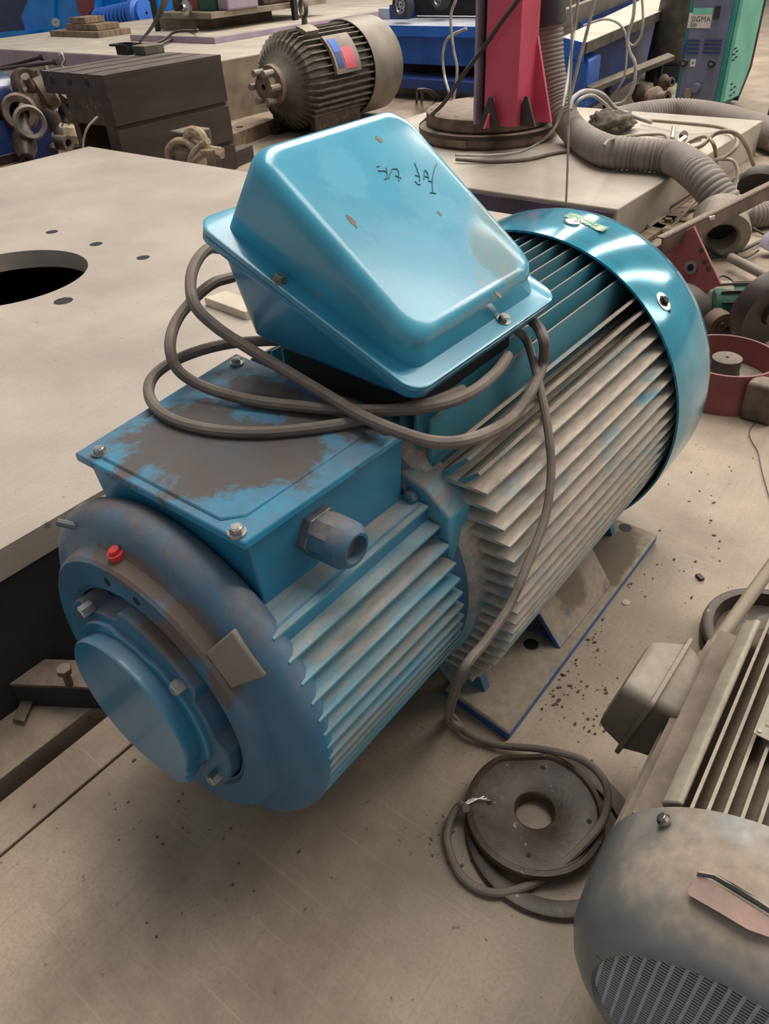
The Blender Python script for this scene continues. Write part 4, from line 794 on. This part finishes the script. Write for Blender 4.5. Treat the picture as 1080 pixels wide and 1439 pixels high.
o = MB().lathe([(0, .01), (0, .05), (.05, .055), (.10, .03), (.13, .032), (.15, .05), (.20, .045), (.20, .01)], at(1078, 350, .03), (.3, .2, .9), n=14).build('clear_wrap', 'plastic'); MB().lathe([(.2, .01), (.2, .02), (.22, .02), (.22, .01)], at(1078, 350, .03), (.3, .2, .9), n=12).build('cap', 'plastic', o); tag(o, 'cloudy plastic bottle at the right edge above the steel tube', 'bottle')
wire([A(992, 344, .08), A(1010, 358, .02), A(1040, 352, .02), A(1062, 342, .02), A(1080, 334, .02)], .010, 'black cable curling in front of the cast pot', 'black')
wire([A(1052, 318, .01), A(1060, 322, .03), A(1075, 330, .01), A(1090, 330, .01)], .006, 'thin black wire right of the cast pot', 'black')
wire([A(1020, 352, .02), A(1045, 362, .02), A(1065, 352, .02)], .006, 'short thin wire between the cast pot and the steel tube', 'cable')
wire([A(1003, 398, .006), A(1013, 388, .02), A(1026, 392, .01), A(1034, 402, .006)], .005, 'thin black wire hook above the beige roller', 'black')
wire([A(1065, 520, .0) + Vector((.3, .2, .005)), A(1064, 590, .004), A(1066, 640, .004), A(1078, 690, .004), A(1095, 740, .004)], .0016, 'hair-thin wire lying on the open floor at the right edge', 'black')
for k, (p_, q_, r_, l_) in enumerate((((940, 322), (1000, 258), .008, 'thin brown rod nearest the slab corner, leaning up right'), ((955, 300), (1020, 285), .010, 'brown rod lying level under the ribbed hose'), ((972, 330), (1003, 262), .009, 'brown rod crossing behind the angle bar near the cast pot'), ((935, 296), (985, 262), .009, 'short dark rod against the end of the slab'))):
    o = MB().cyl(A(*p_, .02), A(*q_, .14), r_, n=8).build('steel_rod', 'rust'); MB().cyl(A(*q_, .14), A(*q_, .155), r_ * 1.5, n=6).build('rod_end', 'rust', o); tag(o, l_, 'rod')
c = A(938, 312, .03); o = MB().lathe([(0, .01), (0, .12), (.015, .13), (.03, .12), (.03, .05), (.02, .04), (.02, .01)], (c.x, c.y, 0), (0, 0, 1), n=36).build('tan_disc', 'conduit'); MB().cyl((c.x, c.y, .02), (c.x, c.y, .05), .02).build('hub', 'rust', o); tag(o, 'round tan disc on the floor below the slab corner', 'disc')
o = MB().box(-1.47, -1.40, 3.9, 5.5, 0, .03).box(-1.4, -1.15, 4.3, 4.36, 0, .04).build('floor_scraps', 'wood', bevel=.004); tag(o, 'grimy wooden battens on the floor along the slab end', 'batten')
# ================================================================== far left and centre background
PH = .51
pf = MB().box(-11.6, -6.24, 5.44, 16.0, 0, PH).build('concrete_platform', 'slab', bevel=.008); tag(pf, 'long raised concrete platform behind the dark slotted block and the dirty motor', 'platform')
MB().box(-6.245, -6.232, 5.44, 16.0, 0, PH - .012).build('side_face', 'slabside', pf); MB().box(-11.6, -6.24, 5.43, 5.443, 0, PH - .012).build('end_face', 'mauve', pf)
c = at(88, 88, y=5.42); 
MB().tube([c + Vector(v) for v in ((-.03, 0, .07), (.03, 0, .09), (.05, 0, .03), (-.02, 0, -.02), (.04, 0, -.06), (0, 0, -.11), (-.05, 0, -.09))], .009, n=6).build('chalk_mark', 'paper', pf)
# stacked machine base on the platform
k0 = at(302, 62, PH); t = thing('machine_stand', (k0.x - .8, k0.y + .8, PH), 'stepped steel machine stand of stacked plates, standing on the concrete platform', 'machine stand')
MB().box(k0.x - 1.5, k0.x, k0.y, k0.y + 3.6, PH, PH + .06).build('bottom_plate', 'mauve', t, bevel=.004)
MB().box(k0.x - 1.5, k0.x - .004, k0.y + .004, k0.y + 3.5, PH + .058, PH + .064).build('plate_top', 'slab', t)
k1 = at(276, 43, PH + .06); MB().box(k1.x - .75, k1.x, k1.y, k1.y + 1.3, PH + .06, PH + .19).build('pedestal', 'slabside', t, bevel=.004)
k2 = at(297, 27, PH + .19); MB().box(k2.x - 1.05, k2.x, k2.y, k2.y + 2.0, PH + .19, PH + .25).build('middle_plate', 'slabside', t, bevel=.004)
for (xx, yy, w_, d_, h_, m_) in ((-.9, .2, .12, .2, .5, 'oily'), (-.68, .25, .2, .25, .4, 'redb'), (-.42, .2, .25, .3, .5, 'dgreen'), (-.15, .25, .18, .5, .45, 'mauve'), (-.3, .9, .25, .6, .5, 'oily')):
    MB().box(k2.x + xx, k2.x + xx + w_, k2.y + yy, k2.y + yy + d_, PH + .25, PH + .25 + h_).build('machine_block', m_, t, bevel=.02)
MB().lathe([(0, .02), (0, .07), (.04, .08), (.06, .04), (.1, .04)], (k2.x - .35, k2.y - .02, PH + .30), (0, -1, .1), n=20).build('valve', 'steel', t)
MB().box(k2.x + .02, k2.x + .08, k2.y + 1.3, k2.y + 1.36, PH, PH + .6).build('post', 'dark', t); MB().box(k2.x - 1.0, k2.x - .95, k2.y - .05, k2.y, PH + .06, PH + .6).build('post', 'dark', t)
wire([A(181, 62, PH + .02), A(205, 62, PH + .02), A(226, 58, PH + .03), A(246, 45, PH + .1), A(275, 43, PH + .12), A(277, 42, PH + .12)], .014, 'dark cable lying on the platform, upper of two by the black plug', 'black')
wire([A(182, 65, PH + .02), A(215, 66, PH + .02), A(240, 56, PH + .03), A(262, 46, PH + .06), A(276, 44, PH + .1)], .014, 'dark cable lying on the platform, lower of two by the black plug', 'black')
wire([A(196, 60, PH + .02), A(212, 40, PH + .3), A(226, 15, PH + .6), A(234, -10, PH + .75)], .014, 'dark cable rising from the platform to the top of the picture', 'black')
wire([A(274, 42, y=7.6), A(273, 20, y=7.6), A(262, 0, y=7.6), A(256, -10, y=7.6)][::-1] + [A(275, 46, PH + .07)], .014, 'pale rag-like cord hanging from the valve on the machine base', 'rope')
# dark slotted block
BH = .75; bx, by = -4.71, 3.14
t = thing('slotted_block', (bx - .35, by + .5, 0), 'dark brown cast iron T-slotted box block behind the far end of the pale plate', 'block')
def bxp(u_, v_): return (bx - .71 * u_, by + .985 * v_)
bx1 = bx - .71; by1 = by + .985
bm_ = MB()
for (z0, z1, ins) in ((0, .17, 0), (.17, .20, .025), (.20, .43, 0), (.43, .46, .025), (.46, .62, 0)): bm_.box(bx - .12, bx - ins, by + .01, by1, z0, z1)
bm_.build('slotted_face', 'iron', t, smooth=0)
tp = MB().box(bx1, bx - .002, by, by1, .62, BH - .02)
for k, (a_, b_) in enumerate(((0, .10), (.125, .30), (.325, .50), (.525, .71))): tp.box(bx1 + a_, bx1 + b_, by, by1, BH - .02, BH)
tp.build('slotted_top', 'iron', t, smooth=0)
for a_ in (.112, .312, .512): MB().cyl((bx1 + a_, by - .003, BH - .055), (bx1 + a_, by + .004, BH - .055), .022, n=14).build('slot_end', 'dark', t)
MB().box(bx1 + .2, bx1 + .26, by + .02, by1, 0, .62).build('inner_web', 'oily', t)
MB().box(bx1 + .26, bx - .12, by + .02, by + .06, 0, .12).build('inner_web', 'oily', t); MB().box(bx1 + .26, bx - .12, by + .02, by + .05, .45, .62).build('inner_web', 'oily', t)
c = at(186, 78, BH); t = thing('steel_clamp', tuple(c), 'small black and grey clamp lying on the dark slotted block', 'clamp')
MB().box(c.x - .16, c.x - .02, c.y - .02, c.y + .10, BH, BH + .07).prism([(c.x - .22, BH + .055), (c.x - .02, BH + .055), (c.x - .02, BH + .07), (c.x - .22, BH + .07)], c.y - .03, c.y + .11).build('black_end', 'dark', t, bevel=.004)
MB().box(c.x - .02, c.x + .13, c.y + .02, c.y + .20, BH, BH + .06).build('grey_end', 'gmot', t, bevel=.006)
wire([at(117, 214, y=3.05), at(118, 195, y=3.05), at(124, 178, y=3.05), at(137, 164, y=3.1)], .007, 'thin white cord curving at the foot of the slotted block', 'paper', cat='cord')
# dirty old motor with lifting eye
MX, MZ, MR = -5.12, .42, .38
t = thing('old_motor', (MX, 5.8, 0), 'dirty old grey motor with lifting eye, behind the slotted block and the wedge cover', 'motor')
def my(px, py): return at(px, py, x=MX).y
ya, yb, yc, yd = 5.02, 5.10, 5.92, 6.33
YL = lambda prof, n=64, m='gmot', name='x', root=t: MB().lathe(prof, (MX, 0, MZ), (0, 1, 0), n=n).build(name, m, root)
YL([(ya, .02), (ya, .13), (ya + .03, .15), (ya + .06, .20), (ya + .12, .30), (ya + .18, .325), (yc, .325), (yc, .02)], name='motor_body', m='gmot')
for k in range(40):
    a = 2 * math.pi * k / 40; ca, sa = math.cos(a), math.sin(a)
    MB().add([(MX + r_ * ca - t_ * sa, y, MZ + r_ * sa + t_ * ca) for t_ in (-.005, .005) for y, r_ in ((ya + .07, .20), (ya + .10, .30), (ya + .17, .365), (yc, .368), (yc, .30), (ya + .2, .30))],
             [(0, 1, 2, 3, 4, 5), (11, 10, 9, 8, 7, 6), (0, 6, 7, 1), (1, 7, 8, 2), (2, 8, 9, 3), (3, 9, 10, 4)]).build('fin', 'gmot', t, smooth=0)
YL([(yc - .02, .372), (yc - .02, .382), (yd - .04, .384), (yd, .36), (yd + .01, .30), (yd + .01, .02), (yd - .02, .02), (yd - .02, .3), (yd - .05, .37), (yc - .02, .372)], 96, 'gcov', 'fan_cover')
MB().lathe([(ya - .13, .02), (ya - .13, .095), (ya - .07, .10), (ya - .06, .15), (ya - .02, .155), (ya, .02)], (MX, 0, MZ), (0, 1, 0), n=32).build('coupling', 'rust', t)
for k in range(6):
    a = 2 * math.pi * k / 6; q = (MX + .115 * math.cos(a), MZ + .115 * math.sin(a)); MB().cyl((q[0], ya - .17, q[1]), (q[0], ya - .06, q[1]), .026, n=10).build('coupling_bolt', 'jb', t)
ey = at(429, 45, x=MX); ez = MZ + MR + .02
MB().cyl((MX, ey.y, MZ + .36), (MX, ey.y, ez + .05), .028, .022, n=14).lathe([(.012, .052), (.02, .06), (.012, .07), (-.012, .07), (-.02, .06), (-.012, .052), (.012, .052)], (MX, ey.y, ez + .10), (.45, 1, 0), n=24).build('lifting_eye', 'gmot', t)
def tile(a0, a1, y0_, y1_, r0, r1, m_, name):
    N_ = 8; top = [(a0 + (a1 - a0) * i / N_) for i in range(N_ + 1)]
    P_ = lambda a, y, r_: Vector((MX + r_ * math.sin(math.radians(a)), y, MZ + r_ * math.cos(math.radians(a))))
    return MB().rings([[P_(a, y0_, r0) for a in top] + [P_(a, y0_, r1) for a in top[::-1]], [P_(a, y1_, r0) for a in top] + [P_(a, y1_, r1) for a in top[::-1]]]).build(name, m_, t)
tile(38, 84, 5.38, 5.70, .362, .392, 'gcov', 'label_plate'); tile(44, 60, 5.41, 5.50, .392, .395, 'tblue', 'label_patch'); tile(56, 80, 5.50, 5.64, .392, .3955, 'redp', 'label_patch'); tile(60, 78, 5.41, 5.48, .392, .395, 'tdark', 'label_patch')
tile(12, 28, 5.26, 5.42, .362, .40, 'jb', 'clamp_block')
for sx in (-.28, .28): MB().box(MX + sx - .09, MX + sx + .09, 5.15, 5.85, 0, .05).box(MX + sx * .8 - .03, MX + sx * .8 + .03, 5.2, 5.8, .05, .25).build('foot', 'oily', t)
# boards and a rope coil between block and motor
for k, (p_, q_, l_) in enumerate((((312, 190), (372, 168), 'pale wooden board end beside the slotted block'), ((290, 226), (345, 205), 'brown steel plank on the floor between block and wedge cover'))):
    a, c = at(*p_, .1), at(*q_, .1); d_ = (c - a).normalized(); s_ = Vector((d_.y, -d_.x, 0)) * (.11 if k == 0 else .07)
    o = MB().add([v + Vector((0, 0, z)) for z in (-.1, .012) for v in (a - s_, c - s_ * (1.4 - k), c + s_, a + s_)], BF).build('wooden_board' if k == 0 else 'steel_plank', 'wood' if k == 0 else 'iron', bevel=.004)
    MB().cyl(a.lerp(c, .4) + Vector((0, 0, .012)), a.lerp(c, .4) + Vector((0, 0, .018)), .03, n=12).build('knot', 'oily', o); tag(o, l_, 'board')
rc = at(262, 212, .38)
t = thing('rope_coil', tuple(rc), 'cream rope loosely coiled around a grey block at the far edge of the pale plate', 'rope')
c = at(232, 206, .40); MB().box(c.x - .09, c.x + .09, c.y + .12, c.y + .3, 0, .46).build('grey_block', 'gmot', t, bevel=.01)
def R3(L_): return [at(px, py, y=3.05 + dy) for px, py, dy in L_]
for L_ in ([(238, 232, 0), (236, 212, 0), (246, 199, .02), (262, 200, .05), (276, 212, .05), (290, 214, .03), (306, 213, .0)], [(266, 232, 0), (272, 215, .02), (284, 203, .05), (292, 198, .05)], [(268, 230, 0), (284, 218, .03), (300, 216, .06), (312, 218, .05)], [(264, 205, .08), (264, 190, .08), (272, 184, .08), (282, 190, .08), (288, 205, .08), (286, 220, .06)], [(250, 205, .05), (268, 200, .08), (290, 208, .1), (312, 212, .1)]):
    MB().tube(R3(L_), .020 if L_[1][1] != 190 else .03, n=8).build('rope_strand', 'rope', t)
MB().lathe([(0, .02), (0, .09), (.12, .09), (.12, .02)], at(256, 222, y=3.12), (1, .5, .1), n=24).build('reel_core', 'rust', t)
# scrap machinery at the left edge
t = thing('drum', tuple(at(2, 150, y=2.9)), 'glossy navy blue drum cut off by the left edge above the pale plate', 'drum')
c = at(-34, 150, y=3.0); MB().lathe([(-.25, .02), (-.25, .19), (-.2, .215), (.25, .215), (.3, .19), (.3, .02)], c, (-.25, .95, 0), n=48).build('drum_body', 'navy', t)
MB().lathe([(-.28, .19), (-.28, .225), (-.24, .225), (-.24, .19)], c, (-.25, .95, 0), n=48).build('drum_rim', 'tdark', t)
MB().box(at(-40, 225, y=2.95).x, at(2, 225, y=2.95).x, 2.95, 3.4, 0, .42).build('drum_base', 'tdark', t)
a0, a1, a2, a3 = (at(0, 100, y=3.6), at(64, 92, y=3.6), at(66, 104, y=3.6), at(8, 122, y=3.6))
o = MB().rings([[a0, a1, a2, a3], [p_ + Vector((0, .02, 0)) for p_ in (a0, a1, a2, a3)]]).build('perforated_strip', 'cream'); tag(o, 'cream steel strip with a row of holes at the left edge', 'strip')
for k in range(9):
    c = at(15 + 6.0 * k, 110 - 1.5 * k, y=3.6); MB().cyl(c + Vector((0, .002, 0)), c - Vector((0, .003, 0)), .0085, n=10).build('strip_hole', 'dark', o)
for k, (p_, q_, l_) in enumerate((((-10, 98), (60, 80), 'black steel rod at the left edge, upper of two'), ((-10, 99), (80, 87), 'black steel rod at the left edge, lower of two'))):
    a, c = at(*p_, y=3.4), at(*q_, y=3.55 - .1 * k); o = MB().cyl(a, c, .014, n=12).build('steel_rod', 'iron'); MB().cyl(c - (c - a).normalized() * .02, c + (c - a).normalized() * .02, .024, n=14).build('rod_end', 'iron', o); tag(o, l_, 'rod')
def casting(name, px, py, z, ax, prof, m, label, cat, n=24, extra=None):
    c = at(px, py, z); o = MB().lathe(prof, c, ax, n=n).build(name, m); 
    if extra:
        for (v0, v1, r_) in extra: MB().cyl(c + Vector(v0), c + Vector(v1), r_, n=12).build('boss', m, o)
    return tag(o, label, cat)
P_FL = [(-.12, .02), (-.12, .12), (-.09, .125), (-.085, .06), (.06, .06), (.07, .10), (.12, .10), (.12, .02)]
P_RG = [(-.03, .07), (-.04, .11), (0, .13), (.04, .11), (.03, .07), (-.03, .07)]
P_BL = [(-.15, .01), (-.14, .09), (-.05, .11), (.02, .08), (.05, .12), (.13, .11), (.15, .04), (.15, .01)]
casting('rusty_casting', 52, 138, .52, (.5, 1, .4), P_BL, 'rust', 'rusty pale casting directly under the perforated strip', 'casting', extra=(((0, 0, 0), (.1, -.1, .16), .03),))
casting('pump_body', 92, 142, .40, (1, .1, .9), P_FL, 'iron', 'brown pump-like casting nearest the overhang of the slotted block', 'casting', extra=(((0, 0, 0), (.13, -.05, -.12), .05), ((0, 0, 0), (-.1, .05, .1), .035)))
casting('pipe_elbow', 40, 122, .60, (1, 0, .3), P_RG, 'oily', 'dark ring casting just below the left end of the holed strip', 'casting')
casting('ring_casting', 28, 158, .46, (.9, -.6, .2), P_RG, 'rust', 'rusty ring standing beside the navy drum', 'ring', extra=(((0, 0, 0), (.1, -.02, .05), .025),))
casting('gear_housing', 66, 178, .30, (.4, -.3, 1), P_BL, 'iron', 'dark brown gear housing in the middle of the left scrap heap', 'casting', extra=(((0, 0, 0), (.15, -.1, -.15), .045),))
casting('shaft_stub', 34, 192, .32, (1, -.8, -.9), [(-.2, .01), (-.2, .05), (-.02, .055), (0, .08), (.1, .08), (.2, .05), (.2, .01)], 'oily', 'dark shaft stub lying just above the pale plate, nearest the drum', 'shaft')
casting('valve_handle', 42, 172, .42, (1, -.3, .1), [(-.02, .08), (-.03, .1), (0, .115), (.03, .1), (.02, .08), (-.02, .08)], 'jb', 'pale curved handle ring right of the navy drum', 'handle')
casting('lying_pipe', 78, 200, .20, (1, .2, 0), [(-.12, .03), (-.12, .05), (.14, .055), (.14, .03), (-.12, .03)], 'rust', 'short rusty pipe lying flat by the plate corner', 'pipe')
casting('stone_lump', 104, 190, .10, (0, .2, 1), [(-.08, .02), (-.06, .12), (0, .14), (.06, .09), (.08, .02)], 'rope', 'pale lump on the floor at the foot of the slotted block', 'lump', n=9)
o = casting('white_valve', 74, 156, .40, (0, 0, 1), [(-.14, .01), (-.14, .03), (-.02, .022), (0, .04), (.04, .045), (.06, .03), (.065, .01)], 'whiteink', 'small white-topped valve in the left scrap heap', 'valve')
for k in range(7):
    px = 78 + 6 * k; a_ = A(px, 176 + (k % 3) * 6, .008); l_ = ['left end', 'second from left', 'third from left', 'centre', 'third from right', 'second from right', 'right end'][k]
    wire([a_, a_ + Vector((.05, .1, .12)), a_ + Vector((.16, .12, .15 + .02 * k)), a_ + Vector((.26, .05, .02))], .008, 'thin brown wire loop in the left scrap heap, ' + l_ + ' of seven', 'rust')
o = MB().box(-5.9, -5.0, 2.55, 3.1, 0, .16).build('scrap_tray', 'wood', bevel=.01); [MB().box(xx, xx + .03, 2.55, 3.1, .16, .22).build('tray_lip', 'iron', o) for xx in (-5.9, -5.03)]; tag(o, 'grimy tray on the floor beneath the left scrap heap', 'tray')
# blue machines far behind on the left
t = thing('blue_machine', (-16, 10, 0), 'bright blue machine with angled front, far behind at the top left', 'machine')
fy = 9.4
def q3(L_, y_): return [at(px, py, y=y_) for px, py in L_]
def extr(L_, y_, d_, m_, name): 
    r_ = q3(L_, y_); return MB().rings([r_, [v + Vector((0, d_, 0)) for v in r_]]).build(name, m_, t, smooth=0)
extr([(30, 22), (44, -10), (76, -10), (76, 60), (40, 60)], fy, .5, 'skyblue', 'angled_front')
extr([(76, -10), (112, -10), (118, 30), (124, 46), (124, 62), (76, 62)], fy + .05, .5, 'skyblue', 'side_cover')
extr([(104, -8), (131, -8), (128, 14), (120, 28), (110, 16)], fy - .02, .06, 'redb', 'rubber_drum')
extr([(-20, 48), (38, 44), (40, 98), (-20, 100)], fy - .3, .8, 'skyblue', 'blue_side_panel')
extr([(-20, -10), (44, -10), (30, 22), (38, 46), (-20, 50)], fy + .2, .5, 'navy', 'dark_recess')
extr([(104, 30), (250, 12), (250, 44), (104, 62)], fy + .1, .4, 'skyblue', 'base_beam')
extr([(205, -10), (222, -10), (220, 44), (206, 44)], fy + .0, .3, 'skyblue', 'blue_post'); extr([(134, -12), (204, -12), (204, 8), (134, 14)], fy + .5, .3, 'skyblue', 'rear_panel')
t2 = thing('gear_motor', tuple(at(165, 30, y=fy)), 'glossy blue ribbed gear motor on the far blue machine', 'motor')
c0, c1_ = at(128, 34, y=fy - .42), at(206, 18, y=fy - .42); ax_ = (c1_ - c0); L_ = ax_.length
pr = [(0, .02), (0, .10), (.03, .12), (L_ * .18, .13)]
for k in range(9): y_ = L_ * (.2 + .07 * k); pr += [(y_, .15), (y_, .20), (y_ + L_ * .035, .20), (y_ + L_ * .035, .15)]
pr += [(L_ * .85, .24), (L_ * .93, .24), (L_ * .95, .18), (L_, .18), (L_, .02)]
MB().lathe(pr, c0, ax_, n=32).build('ribbed_body', 'tblue', t2)
MB().box(c0.x + .2, c1_.x - .2, fy - .5, fy - .02, c0.z - .32, c0.z - .1).build('motor_base', 'skyblue', t2)
c = at(92, 52, PH); t3 = thing('wooden_offcuts', tuple(c), 'brown wooden offcuts stacked on the far left end of the concrete platform', 'wood')
for k, (dx_, dy_, w_, d_, z_) in enumerate(((-.35, 0, 1.1, .5, 0), (-.1, .1, .7, .35, .07), (0, .12, .35, .3, .14))): MB().box(c.x + dx_, c.x + dx_ + w_, c.y + dy_, c.y + dy_ + d_, PH + z_, PH + z_ + .065).build('offcut', 'wood', t3, bevel=.004)
MB().lathe([(0, .01), (0, .07), (.03, .07), (.03, .01)], at(79, 32, y=fy - .6), (1, -1, .3), n=16).build('silver_cap', 'steel', bpy.data.objects['blue_machine'])
# green painted floor and dark machinery far beyond the platform
g_ = struct(MB().box(-30, -9.2, 16.2, 26, 0, .004).build('floor_green', 'dgreen')); g_.name = 'floor.001'
o = MB().box(-15, -9.0, 17.6, 19.6, .0, 1.4).build('green_machine', 'dgreen', bevel=.05); MB().box(-15.1, -8.9, 17.5, 17.6, .3, .36).build('pale_edge_strip', 'cream', o); tag(o, 'dark green machine far beyond the platform at the top edge', 'machine')
o = MB().box(-6.1, -4.2, 13, 14.2, 0, 1.5).build('dark_machine', 'tdark', bevel=.05); MB().box(-6.2, -6.1, 12.9, 14.2, .0, 1.2).build('end_frame', 'tblue', o); tag(o, 'dark blue machine far behind the trolley at the top edge', 'machine')
# ================================================================== crumbs on the floor
rng = random.Random(11); dbr = MB()
spots_ = [(800, 900, 40, 50, 70), (780, 960, 30, 40, 60), (840, 1000, 60, 60, 60), (900, 800, 120, 60, 40), (620, 1180, 60, 40, 25), (250, 1200, 200, 150, 40), (720, 880, 30, 30, 30), (1000, 700, 70, 90, 25), (840, 860, 15, 60, 40)]
for (px, py, sx, sy, n_) in spots_:
    for k in range(n_):
        q = at(px + rng.gauss(0, sx * .5), py + rng.gauss(0, sy * .5), 0)
        if -.83 < q.x < -.425 and .86 < q.y < 1.68: continue
        s_ = rng.choice((.0008, .001, .0013, .0018, .0026)); T = Matrix.Translation(q + Vector((0, 0, s_ * .5))) @ Matrix.Rotation(rng.random() * 6, 4, 'Z')
        dbr.box(-s_ * rng.uniform(.6, 2.2), s_ * rng.uniform(.6, 2), -s_, s_ * .8, -s_ * .5, s_ * .5, T)
o = dbr.build('floor_crumbs', 'debris', smooth=0); tag(o, 'dark crumbs and grit scattered over the floor around the motors', 'dirt', kind='stuff')
q = at(983, 811, .004); o = MB().box(-.011, .011, -.007, .007, -.004, .004, Matrix.Translation(q) @ Matrix.Rotation(-.65, 4, 'Z')).build('metal_chip', 'oily', bevel=.0015); tag(o, 'small dark square metal chip on the open floor', 'chip')
q = at(879, 847, .0); o = MB().lathe([(0, .001), (0, .0095), (.002, .0095), (.003, .001)], q, (0, 0, 1), n=18, cap=True).build('dried_spot', 'cream'); tag(o, 'round pale disc of dried paint on the floor beside the blue foot edge', 'spot')
